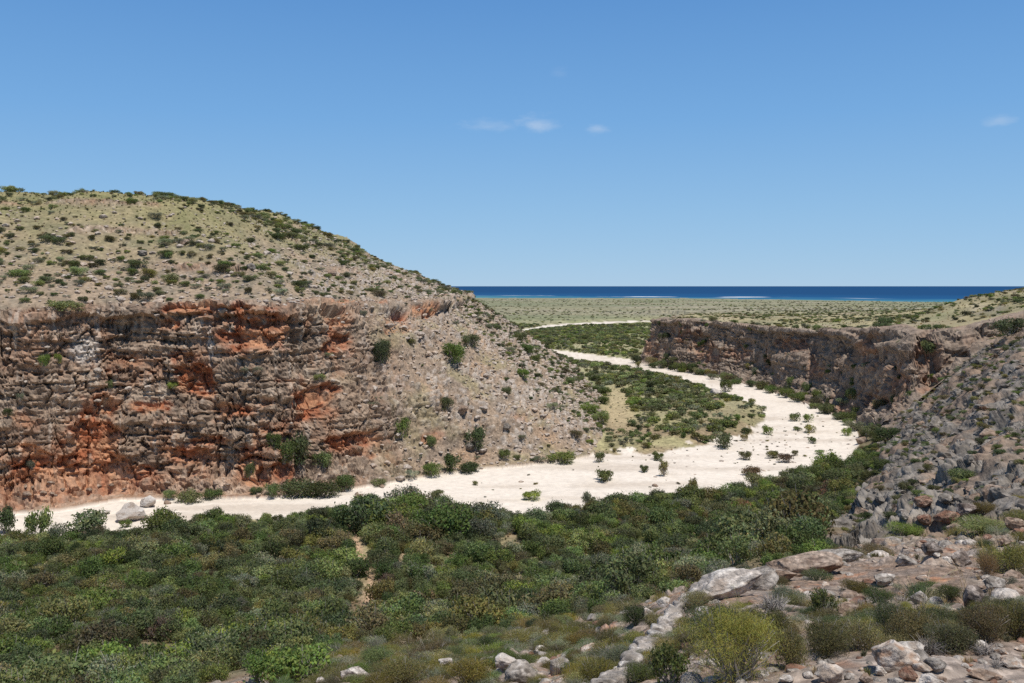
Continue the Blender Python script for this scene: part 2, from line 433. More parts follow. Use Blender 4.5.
# stones on the slopes and the hill
m = (zone == 1) & (G['el'] > 0)
f1, f2, cid = worley(x[m] / 1.5, y[m] / 1.5, z[m] / 1.0)
sto = sstep(.1, .5, fbm(x[m] / 11, y[m] / 11, z[m] / 11, 3) + .45 * G['sl'][m] - .35 * sstep(0, 40, up[m]))
st = np.clip(.62 - f1, 0, 1) * (cid > .45)
D[m] += (st * 1.7 * sto + .22 * fbm(x[m] / 2.5, y[m] / 2.5, z[m], 3)).astype(np.float32) * sstep(0, 3, G['el'][m])
cellv[m] = np.where(st * sto > .06, cid, cellv[m])
stone_l = np.zeros(len(x), np.float32); stone_l[m] = st * sto
# low ledges outcropping on the hillside
tier = np.zeros(len(x), np.float32)
zz = z[m] + 1.5 * fbm(x[m] / 25, y[m] / 25, z[m] / 25, 2)
steps_ = sum(np.exp(-((zz - q_) / .9) ** 2) for q_ in (7, 13.5, 20, 26, 31.5)) * G['sl'][m] * sstep(1, -2, up[m]) * sstep(-.05, .3, vnoise(x[m] / 9, y[m] / 9, z[m] / 20))
ti = np.exp(-((zz - 43.5) / .9) ** 2) + .8 * np.exp(-((zz - 53.5) / .9) ** 2) + .6 * np.exp(-((zz - 61) / .8) ** 2)
ti = 1.5 * ti * sstep(-.1, .3, vnoise(x[m] / 12, y[m] / 12, z[m] / 30)) * sstep(3, 8, up[m]) + 1.3 * steps_
wf1, wf2, wc = worley(x[m] / 2.2, y[m] / 2.2, z[m] / 1.2)
D[m] += (ti * (.5 + .9 * (wc - .4) - .5 * (1 - sstep(0, .3, wf2 - wf1)))).astype(np.float32)
tier[m] = ti

# grey rubble slope on the right
scree_poly = [(1500, 250), (1024, 318), (985, 338), (940, 372), (905, 400), (866, 425), (872, 440), (858, 468), (846, 500), (838, 515), (818, 535), (800, 552), (820, 560), (880, 545), (950, 536), (1030, 528), (1500, 500)]
PP = np.stack([PX, PY], -1)
sc_in = inside(PP, scree_poly) & (zone == 3) & (r > 24)
scd, _ = seg_dist(PP[sc_in], np.array(scree_poly, float), True)
scree = np.zeros(len(x), np.float32)
scree[sc_in] = sstep(0, 9, scd + 5 * vnoise(x[sc_in] / 3, y[sc_in] / 3, 0))
m = (zone == 3) & (scree > 0) & (r > 18)
X_, Y_, Z_ = x[m], y[m], z[m]
big = fbm(X_ / 7, Y_ / 7, Z_ / 7, 3)
f1, f2, cid = worley(X_ / 1.7, Y_ / 1.7, Z_ / 1.2)
g1, g2, cid2 = worley(X_ / .62, Y_ / .62, Z_ / .5)
fine = fbm(X_ / .3, Y_ / .3, Z_ / .3, 3)
blk = sstep(0, .3, f2 - f1); blk2 = sstep(0, .3, g2 - g1)
sm = sstep(110, 45, r[m])
pat = sstep(-.12, .18, fbm(X_ / 9 + 20, Y_ / 9, Z_ / 9, 3))
jag = np.abs(fbm(X_ / 2.6 + 30, Y_ / 2.6, Z_ / 1.6, 4))
h1, h2, hid = worley(X_ / 5.5, Y_ / 5.5, Z_ / 2.6)
d = 1.9 * big - 2.0 * jag * (.4 + .6 * sm) + 1.9 * (hid - .45) * sstep(0, .42, h2 - h1) + (1.0 * (cid - .3) * sstep(0, .45, f2 - f1) + .2 * (blk - 1)) * (.25 + .75 * pat) * sstep(230, 120, r[m]) + (.33 * (cid2 - .5) + .2 * (blk2 - 1) + .08 * fine) * sm
D[m] += (d * scree[m]).astype(np.float32)
rough[m] = np.maximum(rough[m], scree[m]); crev[m] = np.maximum(crev[m], (1 - blk * .65 - blk2 * .35) * scree[m]); cellv[m] = .5 * cid + .5 * cid2

# stony ground near the viewer
m = (zone == 3) & (r < 60) & (scree < 1)
X_, Y_, Z_ = x[m], y[m], z[m]
wn = (1 - sstep(25, 55, r[m])) * (1 - scree[m])
lo = fbm(X_ / 2.2, Y_ / 2.2, Z_ / 2.2, 4)
f1, f2, cid = worley(X_ / .42, Y_ / .42, Z_ / .3)
g1, g2, cid2 = worley(X_ / .12, Y_ / .12, Z_ / .12)
tp = sstep(-.15, .25, fbm(X_ / 1.3 + 9, Y_ / 1.3, Z_, 3))        # patches where bedrock shows
fine = fbm(X_ / .09, Y_ / .09, Z_ / .09, 4)
amp = np.clip(r[m] / 11, .4, 1.8)
d = amp * (.22 * lo + tp * (.15 * (cid - .3) * sstep(0, .4, f2 - f1)) + .02 * fine) + .03 * np.clip(.5 - g1, 0, 1) * (cid2 > .5)
D[m] += (d * wn).astype(np.float32)
near_rock = np.zeros(len(x), np.float32); near_rock[m] = tp * wn
cellv[m] = np.where(wn > .3, cid, cellv[m])
near_cid2 = np.zeros(len(x), np.float32); near_cid2[m] = cid2
# small unevenness of the soil, the sand and the plain
m = (zone != 1) & (r > 40)
D[m] += (.13 * fbm(x[m] / 3, y[m] / 3, z[m], 3) * np.where(G['sd'][m] < 0, .35, 1)).astype(np.float32)
m = r < 2.6
D[m] *= .3
Q = P3 = np.stack([x, y, z], -1) + nrm * D[:, None]
print('relief', time.time() - T0)

# ------------------------------------------------------------------ colour of the ground itself
C = np.zeros((len(x), 3), np.float32)


def mix(a, b, t):
    return a * (1 - t[:, None]) + b * t[:, None]


def var(m, s, o=0):
    return fbm(x[m] / s + o, y[m] / s, z[m] / s + o, 4)


ONE = lambda m, c: np.tile(np.array(c, np.float32), (int(m.sum()), 1))
SANDC = np.array([.75, .665, .565])
sd = G['sd']
# valley floor and plain
m = zone == 0
a = ONE(m, (.30, .225, .14))
a = mix(a, np.array([.36, .33, .17]), sstep(-.2, .3, var(m, 14)) * .8)
a = mix(a, np.array([.20, .17, .095]), sstep(0, .4, var(m, 5, 4)) * .6)
yy = y[m]
pl = sstep(230, 330, yy)
a = mix(a, mix(ONE(m, (.36, .33, .19)), np.array([.24, .245, .12]), sstep(-.2, .35, var(m, 22, 9))), pl)
plain = sstep(800, 1150, yy)
pc = mix(ONE(m, (.265, .245, .15)), np.array([.20, .21, .12]), sstep(-.15, .3, fbm(x[m] / 240, y[m] / 70, 0 * x[m], 4)))
pc = mix(pc, np.array([.33, .285, .205]), sstep(.1, .4, fbm(x[m] / 300 + 5, y[m] / 110, 0 * x[m], 4)) * .7)
a = mix(a, pc, plain)
a = mix(a, np.array([.44, .40, .33]), sstep(-19.75, -20.05, z[m]) * .8)
# bare tan patch at the foot of the hill
px, py = PX[m], PY[m]
bare = .75 * sstep(1.25, .45, np.sqrt(((px - 618 - (py - 410) * .12) / 19) ** 2 + ((py - 408) / 26) ** 2) + .35 * var(m, 6, 3))
a = mix(a, np.array([.46, .36, .21]), bare)
# footpath through the scrub
path = np.exp(-((px - np.interp(py, [520, 535, 560, 580, 610, 640], [352, 354, 362, 372, 366, 350])) / 5) ** 2) * ((py > 526) & (py < 650))
a = mix(a, np.array([.50, .34, .22]), path)
s = sstep(.9, -.5, sd[m] + 1.2 * var(m, 2.2, 7) + 11 * sstep(190, 215, y[m]) * (y[m] < 290) * np.minimum(0, var(m, 7, 27)))
sc = mix(ONE(m, SANDC), np.array([.66, .58, .49]), sstep(.05, .45, var(m, 7, 2)) * .5)
sc = mix(sc, np.array([.56, .475, .385]), sstep(-.05, .4, fbm(x[m] / 26, y[m] / 6, 0 * x[m] + 3, 4)) * .75)
sc = mix(sc, np.array([.42, .37, .31]), sstep(.26, .5, var(m, 1.6, 12)) * .5 * sstep(.0, .3, var(m, 18, 6)))
a = mix(a, sc, s)
C[m] = a
sandm = np.zeros(len(x), np.float32); sandm[m] = s
barem = np.zeros(len(x), np.float32); barem[m] = np.maximum(bare, path)

# rock walls
GREY = np.array([.33, .238, .17]); PALE = np.array([.44, .345, .26]); DARK = np.array([.15, .11, .083]); BROWN = np.array([.335, .20, .13])
REDC = np.array([.35, .125, .06]); ORNG = np.array([.50, .265, .15])


def wall(m, lightness, redness=1.0):
    a = ONE(m, GREY)
    a = mix(a, BROWN, sstep(-.15, .3, var(m, 6, 3)) * .8)
    a = mix(a, PALE, sstep(.0, .4, var(m, 3.1, 8) + .5 * (cellv[m] - .5)) * .75)
    a = mix(a, DARK, .45 * sstep(.02, .3, fbm(x[m] / 1.1 + 60, y[m] / 1.1, z[m] / .7, 4)))
    a = mix(a, DARK, sstep(.05, .45, fbm(x[m] / 2.2, y[m] / 2.2, z[m] / 6, 4) - .3 * (cellv[m] - .5)) * .75)
    st_ = fbm(x[m] / .9 + 13, y[m] / .9, z[m] / 11, 3)
    a = mix(a, DARK * 1.1, .6 * sstep(.18, .42, st_)); a = mix(a, np.array([.50, .42, .34]), .55 * sstep(-.22, -.45, st_))
    rr = np.clip(red[m] * 1.05 + .55 * sstep(.12, .42, fbm(x[m] / 5 + 31, y[m] / 5, z[m] / 3, 4)) * sstep(-.25, -1.1, D[m]), 0, 1)
    rr = rr * sstep(-.45, .15, var(m, 1.5, 15) + .2) * redness
    rc = mix(ONE(m, REDC), ORNG, sstep(-.25, .3, var(m, 2.5, 19)))
    a = mix(a, rc, rr)
    return a * lightness


m = zone == 1
a = wall(m, .98)
px, py = PX[m], PY[m]
# reddish scree fan at the very foot, pale calcrete streaks near the top
foot = sstep(6.5, 1.5, z[m] + 2 * var(m, 3, 5)) * (1 - G['sl'][m]) * sstep(330, 240, px)
fc = mix(ONE(m, (.45, .25, .15)), np.array([.50, .36, .26]), sstep(-.3, .3, var(m, 1.3, 2)))
a = mix(a, fc, foot * .5)
pale = sstep(1.2, .5, np.sqrt(((px - 86) / 17) ** 2 + ((py - 350) / 17) ** 2) + .5 * var(m, 1.6, 33)) + sstep(1.1, .7, np.sqrt(((px - 210) / 3.5) ** 2 + ((py - 345) / 22) ** 2) + .4 * var(m, 2, 3)) * .7 \
    + .6 * sstep(1.1, .7, np.sqrt(((px - 98) / 3) ** 2 + ((py - 322) / 12) ** 2) + .4 * var(m, 2, 3)) + .6 * sstep(1.1, .6, np.sqrt(((px - 155) / 2) ** 2 + ((py - 445) / 10) ** 2))
a = mix(a, np.array([.55, .49, .43]), np.clip(pale, 0, 1) * .85)
# stony slope
sl_ = G['sl'][m] * sstep(1.02, .9, G['tl'][m])
b = mix(ONE(m, (.325, .245, .175)), np.array([.24, .19, .145]), sstep(-.2, .35, var(m, 4, 41)))
b = mix(b, np.array([.39, .265, .17]), sstep(.05, .45, var(m, 9, 44)) * .8)
b = mix(b, mix(ONE(m, (.25, .22, .195)), np.array([.47, .41, .35]), cellv[m]), np.clip(stone_l[m] * 8, 0, 1) * .9)
b = mix(b, np.array([.30, .265, .14]), sstep(.0, .4, var(m, 7, 47)) * .65)
b = mix(b, a, np.clip(red[m] * 1.2, 0, 1))
a = mix(a, b, sl_ * .9)
# hill above the rim: pinkish stony soil below, straw-yellow grass towards the crest
u = up[m]
h = mix(ONE(m, (.33, .25, .175)), np.array([.25, .205, .15]), sstep(-.2, .3, var(m, 3.3, 51)))
gr = np.clip(sstep(10, 62, u + 26 * var(m, 16, 55) + 10 * sstep(240, 420, px)) * (.8 + .2 * sstep(-.2, .2, var(m, 2.5, 58))), 0, 1)
gc = mix(ONE(m, (.275, .245, .118)), np.array([.21, .20, .092]), sstep(-.2, .3, var(m, 6, 61)))
h = mix(h, gc, gr)
h = mix(h, mix(ONE(m, (.23, .20, .175)), np.array([.46, .40, .345]), cellv[m]), np.clip(stone_l[m] * 7, 0, 1) * (1 - .5 * gr))
h = mix(h, a * 1.1, np.clip(tier[m] * 1.4, 0, 1) * .8)
a = mix(a, h, sstep(-1.2, .2, u + .7 * var(m, 2, 64)))
C[m] = a
grassm = np.zeros(len(x), np.float32); grassm[m] = gr * sstep(1, 5, u)

m = zone == 2
a = wall(m, .88, .55)
a = mix(a, np.array([.285, .232, .185]), np.full(int(m.sum()), .5) * (1 - red[m] * .5))
u = upr[m]
h = mix(ONE(m, (.34, .29, .165)), np.array([.255, .24, .13]), sstep(-.15, .3, var(m, 16, 71)))
h = mix(h, np.array([.41, .33, .235]), sstep(.05, .4, fbm(x[m] / 40 + 8, y[m] / 40, 0 * x[m], 4)) * .75)
pc = mix(ONE(m, (.265, .245, .15)), np.array([.20, .21, .12]), sstep(-.15, .3, fbm(x[m] / 240, y[m] / 70, 0 * x[m], 4)))
pc = mix(pc, np.array([.33, .285, .205]), sstep(.1, .4, fbm(x[m] / 300 + 5, y[m] / 110, 0 * x[m], 4)) * .7)
h = mix(h, pc, sstep(600, 1100, y[m]))
h = mix(h, np.array([.44, .40, .33]), sstep(-19.75, -20.05, z[m]) * .8)
rock_r = sstep(0, .35, var(m, 9, 77)) * sstep(940, 990, PX[m]) * sstep(420, 250, y[m])
h = mix(h, np.array([.31, .265, .225]), rock_r * .8)
s_ = np.maximum(sstep(.2, 3, u + 1.2 * var(m, 2, 74)), G['sr'][m])
C[m] = mix(a, h, s_)

m = zone == 3
h = mix(ONE(m, (.235, .165, .10)), np.array([.19, .16, .09]), sstep(-.2, .3, var(m, 6, 81)))
h = mix(h, np.array([.36, .28, .17]), sstep(.12, .45, var(m, 11, 82)) * .7)
path = np.exp(-((PX[m] - np.interp(PY[m], [520, 535, 560, 580, 610, 640], [352, 354, 362, 372, 366, 350])) / 5) ** 2) * ((PY[m] > 526) & (PY[m] < 650) & (r[m] > 40))
h = mix(h, np.array([.50, .34, .22]), path)
barem[m] = path
g = mix(ONE(m, (.16, .14, .118)), np.array([.275, .243, .208]), sstep(-.2, .35, var(m, 2.2, 85) + .8 * (cellv[m] - .5)))
g = mix(g, np.array([.29, .205, .145]), sstep(.12, -.18, fbm(x[m] / 9 + 20, y[m] / 9, z[m] / 9, 3)) * .85)
g = mix(g, np.array([.10, .082, .072]), sstep(.1, .5, var(m, 1.5, 89) - .3 * (cellv[m] - .5)) * .65)
h = mix(h, g, scree[m])
# the stony terrace at the viewer's feet
t = mix(ONE(m, (.27, .185, .13)), np.array([.30, .24, .19]), sstep(-.2, .3, var(m, .9, 91)))
t = mix(t, np.array([.25, .20, .165]), sstep(-.1, .35, var(m, .35, 93)) * .7)
t = mix(t, mix(ONE(m, (.20, .16, .135)), np.array([.40, .33, .275]), sstep(.15, .8, cellv[m] + .35 * var(m, .12, 95))), near_rock[m] * .75)
t = mix(t, np.array([.48, .22, .11]), sstep(.2, .5, var(m, .5, 97)) * .6)
t = mix(t, np.array([.13, .095, .075]), sstep(.12, .5, var(m, .16, 98)) * .45)
t = mix(t, np.array([.46, .38, .32]), np.clip(near_cid2[m] * 2 - 1.2, 0, 1) * .5 * sstep(14, 7, r[m]))
h = mix(h, t, (1 - sstep(22, 40, r[m])) * (1 - scree[m]))
C[m] = h
C = np.clip(C, .01, .9)
print('colour', time.time() - T0)

# ------------------------------------------------------------------ materials
def nodes_of(mat):
    mat.use_nodes = True
    nt = mat.node_tree; nt.nodes.clear()
    return nt, nt.nodes, nt.links


def ground_material(name, s1, s2, bump, rgh=.95, contrast=.35):
    mat = bpy.data.materials.new(name)
    nt, N_, L_ = nodes_of(mat)
    out = N_.new('ShaderNodeOutputMaterial'); b = N_.new('ShaderNodeBsdfPrincipled')
    b.inputs['Roughness'].default_value = rgh; b.inputs['Specular IOR Level'].default_value = .15
    at = N_.new('ShaderNodeAttribute'); at.attribute_name = 'tint'
    geo = N_.new('ShaderNodeNewGeometry')
    n1 = N_.new('ShaderNodeTexNoise'); n1.inputs['Scale'].default_value = s1; n1.inputs['Detail'].default_value = 8; n1.inputs['Roughness'].default_value = .65
    n2 = N_.new('ShaderNodeTexVoronoi'); n2.inputs['Scale'].default_value = s2; n2.feature = 'F1'
    L_.new(geo.outputs['Position'], n1.inputs['Vector']); L_.new(geo.outputs['Position'], n2.inputs['Vector'])
    mr = N_.new('ShaderNodeMapRange'); mr.inputs['From Min'].default_value = .3; mr.inputs['From Max'].default_value = .7
    mr.inputs['To Min'].default_value = 1 - contrast; mr.inputs['To Max'].default_value = 1 + contrast
    L_.new(n1.outputs['Fac'], mr.inputs['Value'])
    sep = N_.new('ShaderNodeSeparateColor'); L_.new(n2.outputs['Color'], sep.inputs['Color'])
    mr2 = N_.new('ShaderNodeMapRange'); mr2.inputs['To Min'].default_value = 1 - contrast * .55; mr2.inputs['To Max'].default_value = 1 + contrast * .55
    L_.new(sep.outputs['Red'], mr2.inputs['Value'])
    mu = N_.new('ShaderNodeMath'); mu.operation = 'MULTIPLY'; L_.new(mr.outputs[0], mu.inputs[0]); L_.new(mr2.outputs[0], mu.inputs[1])
    vm = N_.new('ShaderNodeVectorMath'); vm.operation = 'SCALE'; L_.new(at.outputs['Color'], vm.inputs[0]); L_.new(mu.outputs[0], vm.inputs['Scale'])
    L_.new(vm.outputs[0], b.inputs['Base Color'])
    ad = N_.new('ShaderNodeMath'); ad.operation = 'SUBTRACT'; L_.new(n1.outputs['Fac'], ad.inputs[0])
    ml = N_.new('ShaderNodeMath'); ml.operation = 'MULTIPLY'; ml.inputs[1].default_value = .35; L_.new(n2.outputs['Distance'], ml.inputs[0]); L_.new(ml.outputs[0], ad.inputs[1])
    bp = N_.new('ShaderNodeBump'); bp.inputs['Strength'].default_value = .9; bp.inputs['Distance'].default_value = bump
    L_.new(ad.outputs[0], bp.inputs['Height']); L_.new(bp.outputs['Normal'], b.inputs['Normal'])
    L_.new(b.outputs[0], out.inputs['Surface'])
    return mat


M_ROCK = ground_material('weathered_limestone', .9, 1.2, .3, contrast=.3)
M_STONY = ground_material('stony_soil', 1.3, 2.0, .25, contrast=.42)
M_SAND = ground_material('white_gravel', .6, 1.5, .05, contrast=.10)
M_SOIL = ground_material('valley_soil', .9, 1.2, .2, contrast=.35)
M_PLAIN = ground_material('plain_soil', .05, .12, .8, contrast=.3)
M_NEAR = ground_material('rocky_soil', 9, 14, .035, contrast=.45)


def mark(o, label=None, cat=None, group=None, kind=None):
    if label: o['label'] = label
    if cat: o['category'] = cat
    if group: o['group'] = group
    if kind: o['kind'] = kind
    return o


def mesh_from(name, verts, faces, mat=None, tint=None, smooth=True):
    """faces: (n,3) or (n,4) index array"""
    me = bpy.data.meshes.new(name)
    k = faces.shape[1]
    me.vertices.add(len(verts)); me.vertices.foreach_set('co', np.ascontiguousarray(verts, np.float32).ravel())
    me.loops.add(faces.size); me.loops.foreach_set('vertex_index', np.ascontiguousarray(faces, np.int32).ravel())
    me.polygons.add(len(faces)); me.polygons.foreach_set('loop_start', np.arange(0, faces.size, k, dtype=np.int32)); me.polygons.foreach_set('loop_total', np.full(len(faces), k, np.int32))
    me.polygons.foreach_set('use_smooth', np.full(len(faces), smooth, bool))
    if tint is not None:
        at = me.attributes.new('tint', 'FLOAT_COLOR', 'POINT')
        at.data.foreach_set('color', np.hstack([tint, np.ones((len(tint), 1))]).astype(np.float32).ravel())
    me.update(calc_edges=True)
    if mat is not None:
        for mm in (mat if isinstance(mat, (list, tuple)) else [mat]):
            me.materials.append(mm)
    return me


def add(name, me, parent=None, loc=None):
    o = bpy.data.objects.new(name, me); COL.objects.link(o)
    if parent is not None: o.parent = parent
    if loc is not None: o.location = loc
    return o


# which sheet each bit of ground belongs to
sheet = np.zeros(len(x), np.int8)                         # 0 valley floor
sheet[(zone == 0) & (sandm > .5)] = 1                     # river bed
sheet[(zone == 0) & (y > 620) & (sandm < .5)] = 2         # coastal plain
sheet[(zone == 1)] = 3                                    # hill
sheet[(zone == 1) & (G['tl'] < 1) & (G['pl'] < 9.3)] = 4        # gorge wall
sheet[(zone == 1) & (G['tl'] < 1) & (G['pl'] >= 9.3)] = 5       # stony slope
sheet[(zone == 2)] = 6                                    # tableland
sheet[(zone == 2) & (upr < 1) & (y < 900) & (PX < 1010)] = 7            # right gorge wall
sheet[(zone == 3) & (r >= 30)] = 8                        # scrubby slope
sheet[(zone == 3) & (scree > .5)] = 9                     # grey rubble slope
sheet[(zone == 3) & (r < 30) & (scree <= .5)] = 10        # foreground
SHEETS = [('valley_floor', 'brown scrubby soil of the valley floor', 'ground', M_SOIL), ('riverbed', 'dry white gravel bed of the winding river', 'riverbed', M_SAND),
          ('coastal_plain', 'flat olive and tan coastal plain reaching the sea', 'plain', M_PLAIN), ('hill', 'rounded grassy hill above the red cliff', 'hill', M_STONY),
          ('cliff', 'brown and red limestone cliff under the grassy hill', 'cliff', M_ROCK), ('hillside', 'pinkish stony slope running down to the white riverbed', 'slope', M_STONY),
          ('tableland', 'grassy tableland above the dark far gorge wall', 'ground', M_PLAIN), ('gorge_wall', 'dark shaded rock wall along the bend of the riverbed', 'cliff', M_ROCK),
          ('valley_slope', 'scrub covered slope down to the valley floor', 'slope', M_SOIL), ('rocky_slope', 'grey rubble slope falling to the river bend', 'slope', M_ROCK),
          ('terrace', 'reddish stony terrace with low shrubs close to the viewer', 'ground', M_NEAR)]
sheet[NG:] = 12
idx = np.arange(NT * NR).reshape(NT, NR)
F = np.stack([idx[:-1, :-1], idx[:-1, 1:], idx[1:, 1:], idx[1:, :-1]], -1).reshape(-1, 4)
F = np.vstack([F, np.stack([idx[-1, :-1], idx[-1, 1:], idx[0, 1:], idx[0, :-1]], -1)])
fs = sheet[F[:, 0]]
idw = NG + np.arange(NW_ * NE).reshape(NW_, NE)
FW = np.stack([idw[:-1, :-1], idw[1:, :-1], idw[1:, 1:], idw[:-1, 1:]], -1).reshape(-1, 4)
for k, (nm, lab, cat, mat) in enumerate(SHEETS):
    f = F[fs == k]
    if k == 7: f = np.vstack([f, FW[:, ::-1]])
    if not len(f): continue
    u, inv = np.unique(f, return_inverse=True)
    me = mesh_from(nm, Q[u], inv.reshape(-1, 4)[:, ::-1], mat, C[u], smooth=k not in (4, 7))
    mark(add(nm, me), lab, cat, kind='structure')
# ground right under the viewer
cap = Q[:NG].reshape(NT, NR, 3)[:, 0]
v = np.vstack([cap, [[0, 0, cap[:, 2].mean()]]])
f = np.stack([np.full(NT, NT), np.roll(np.arange(NT), -1), np.arange(NT)], -1)
mark(add('ground', mesh_from('ground', v, f, M_NEAR, np.vstack([C[:NG].reshape(NT, NR, 3)[:, 0], [[.3, .22, .16]]]))), 'bare reddish ground at the viewer\'s feet', 'ground', kind='structure')
print('sheets', time.time() - T0)

# ------------------------------------------------------------------ finding the ground again
QG = Q[:NG].reshape(NT, NR, 3); RG = RR
PYG = HY + FOC * (EYE - QG[..., 2]) / np.where(QG[..., 1] > .3, QG[..., 1], .3)


def hit(px, py):
    """where the photo's ray meets the ground"""
    th = math.atan((px - 512) / FOC)
    i = int(np.clip(np.searchsorted(TH, th), 1, NT - 1))
    if abs(TH[i - 1] - th) < abs(TH[i] - th): i -= 1
    k = int(np.argmax(PYG[i] <= py))
    if PYG[i, k] > py: k = NR - 1
    return QG[i, k].copy()


def ground(px_, py_):
    """height of the bare ground at plan positions"""
    th = np.arctan2(px_, py_); rr = np.hypot(px_, py_)
    i = np.clip(np.searchsorted(TH, th), 1, NT - 1)
    i = np.where(np.abs(TH[i - 1] - th) < np.abs(TH[i] - th), i - 1, i)
    out = np.empty(len(px_))
    for j in range(len(px_)):
        k = min(max(int(np.searchsorted(RG[i[j]], rr[j])), 1), NR - 1)
        a, b = RG[i[j], k - 1], RG[i[j], k]
        t = (rr[j] - a) / (b - a + 1e-9)
        out[j] = QG[i[j], k - 1, 2] * (1 - t) + QG[i[j], k, 2] * t
    return out

# ------------------------------------------------------------------ plants
def plant_material(name, col, var_h=.035, var_v=.45, transl=.32, rgh=.75):
    mat = bpy.data.materials.new(name)
    nt, N_, L_ = nodes_of(mat)
    out = N_.new('ShaderNodeOutputMaterial'); b = N_.new('ShaderNodeBsdfPrincipled'); tr = N_.new('ShaderNodeBsdfTranslucent'); mx = N_.new('ShaderNodeMixShader')
    b.inputs['Roughness'].default_value = rgh; b.inputs['Specular IOR Level'].default_value = .25
    oi = N_.new('ShaderNodeObjectInfo'); at = N_.new('ShaderNodeAttribute'); at.attribute_name = 'tint'
    hs = N_.new('ShaderNodeHueSaturation'); hs.inputs['Color'].default_value = (*col, 1)
    m1 = N_.new('ShaderNodeMapRange'); m1.inputs['To Min'].default_value = .5 - var_h; m1.inputs['To Max'].default_value = .5 + var_h * .6; L_.new(oi.outputs['Random'], m1.inputs['Value']); L_.new(m1.outputs[0], hs.inputs['Hue'])
    mm = N_.new('ShaderNodeMath'); mm.operation = 'MULTIPLY'; mm.inputs[1].default_value = 7.37; L_.new(oi.outputs['Random'], mm.inputs[0])
    fr = N_.new('ShaderNodeMath'); fr.operation = 'FRACT'; L_.new(mm.outputs[0], fr.inputs[0])
    m2 = N_.new('ShaderNodeMapRange'); m2.inputs['To Min'].default_value = 1 - var_v; m2.inputs['To Max'].default_value = 1 + var_v; L_.new(fr.outputs[0], m2.inputs['Value']); L_.new(m2.outputs[0], hs.inputs['Value'])
    m3 = N_.new('ShaderNodeMath'); m3.operation = 'MULTIPLY'; m3.inputs[1].default_value = 3.71; L_.new(oi.outputs['Random'], m3.inputs[0])
    f3 = N_.new('ShaderNodeMath'); f3.operation = 'FRACT'; L_.new(m3.outputs[0], f3.inputs[0])
    m4 = N_.new('ShaderNodeMapRange'); m4.inputs['To Min'].default_value = .7; m4.inputs['To Max'].default_value = 1.1; L_.new(f3.outputs[0], m4.inputs['Value']); L_.new(m4.outputs[0], hs.inputs['Saturation'])
    vm = N_.new('ShaderNodeVectorMath'); vm.operation = 'MULTIPLY'; L_.new(hs.outputs[0], vm.inputs[0]); L_.new(at.outputs['Color'], vm.inputs[1])
    L_.new(vm.outputs[0], b.inputs['Base Color']); L_.new(vm.outputs[0], tr.inputs['Color'])
    mx.inputs['Fac'].default_value = transl; L_.new(b.outputs[0], mx.inputs[1]); L_.new(tr.outputs[0], mx.inputs[2]); L_.new(mx.outputs[0], out.inputs['Surface'])
    return mat


FOL = dict(dark=plant_material('leaves_dark_green', (.100, .140, .046)), mid=plant_material('leaves_green', (.165, .222, .066)), olive=plant_material('leaves_olive', (.20, .19, .07)),
           grey=plant_material('leaves_grey_green', (.22, .245, .16)), lime=plant_material('leaves_lime_green', (.34, .37, .085), var_v=.12), straw=plant_material('dry_grass', (.44, .35, .175), var_v=.25, transl=.15),
           brown=plant_material('dry_leaves_brown', (.22, .145, .085)), light=plant_material('leaves_pale_green', (.235, .275, .105)), hummock=plant_material('hummock_blades', (.205, .195, .08), var_v=.3), moss=plant_material('leaves_yellow_olive', (.21, .185, .05)))
TWIG = plant_material('grey_twigs', (.30, .265, .235), var_h=.01, var_v=.2, transl=0)


def unit(v):
    return v / (np.linalg.norm(v, axis=-1, keepdims=True) + 1e-9)


def leaves(R, pts, out_dir, size, aspect, spread, lum):
    """little folded leaves as quads: verts, faces, tint"""
    n = len(pts)
    nr = unit(out_dir + spread * R.normal(size=(n, 3)))
    ax = unit(np.cross(nr, R.normal(size=(n, 3))))
    bx = np.cross(nr, ax)
    s = size * R.uniform(.6, 1.35, (n, 1))
    v = np.stack([pts - ax * s * .5, pts + bx * s * .5 * aspect, pts + ax * s * .5 + nr * s * .12, pts - bx * s * .5 * aspect], 1).reshape(-1, 3)
    f = np.arange(4 * n).reshape(n, 4)
    t = np.repeat(lum[:, None] * R.uniform(.75, 1.25, (n, 1)) * np.stack([R.uniform(.85, 1.2, n), np.ones(n), R.uniform(.7, 1.1, n)], -1), 4, 0)
    return v, f, t


def tube(p, rad, lum=1.0):
    """thin three-sided twig along points p"""
    p = np.asarray(p, float); n = len(p)
    d = unit(np.gradient(p, axis=0)); a = unit(np.cross(d, [.3, .2, .9])); b = np.cross(d, a)
    rad = np.asarray(rad)[:, None]
    ring = np.stack([p + rad * (a * math.cos(k * 2 * PI / 3) + b * math.sin(k * 2 * PI / 3)) for k in range(3)], 1)
    v = ring.reshape(-1, 3); f = []
    for i in range(n - 1):
        for k in range(3):
            f.append((i * 3 + k, i * 3 + (k + 1) % 3, i * 3 + 3 + (k + 1) % 3, i * 3 + 3 + k))
    return v, np.array(f), np.full((len(v), 3), lum)


def join(parts):
    V, F_, T_ = [], [], []; o = 0
    for v, f, t in parts:
        V.append(v); F_.append(f + o); T_.append(t); o += len(v)
    return np.vstack(V), np.vstack(F_), np.vstack(T_)


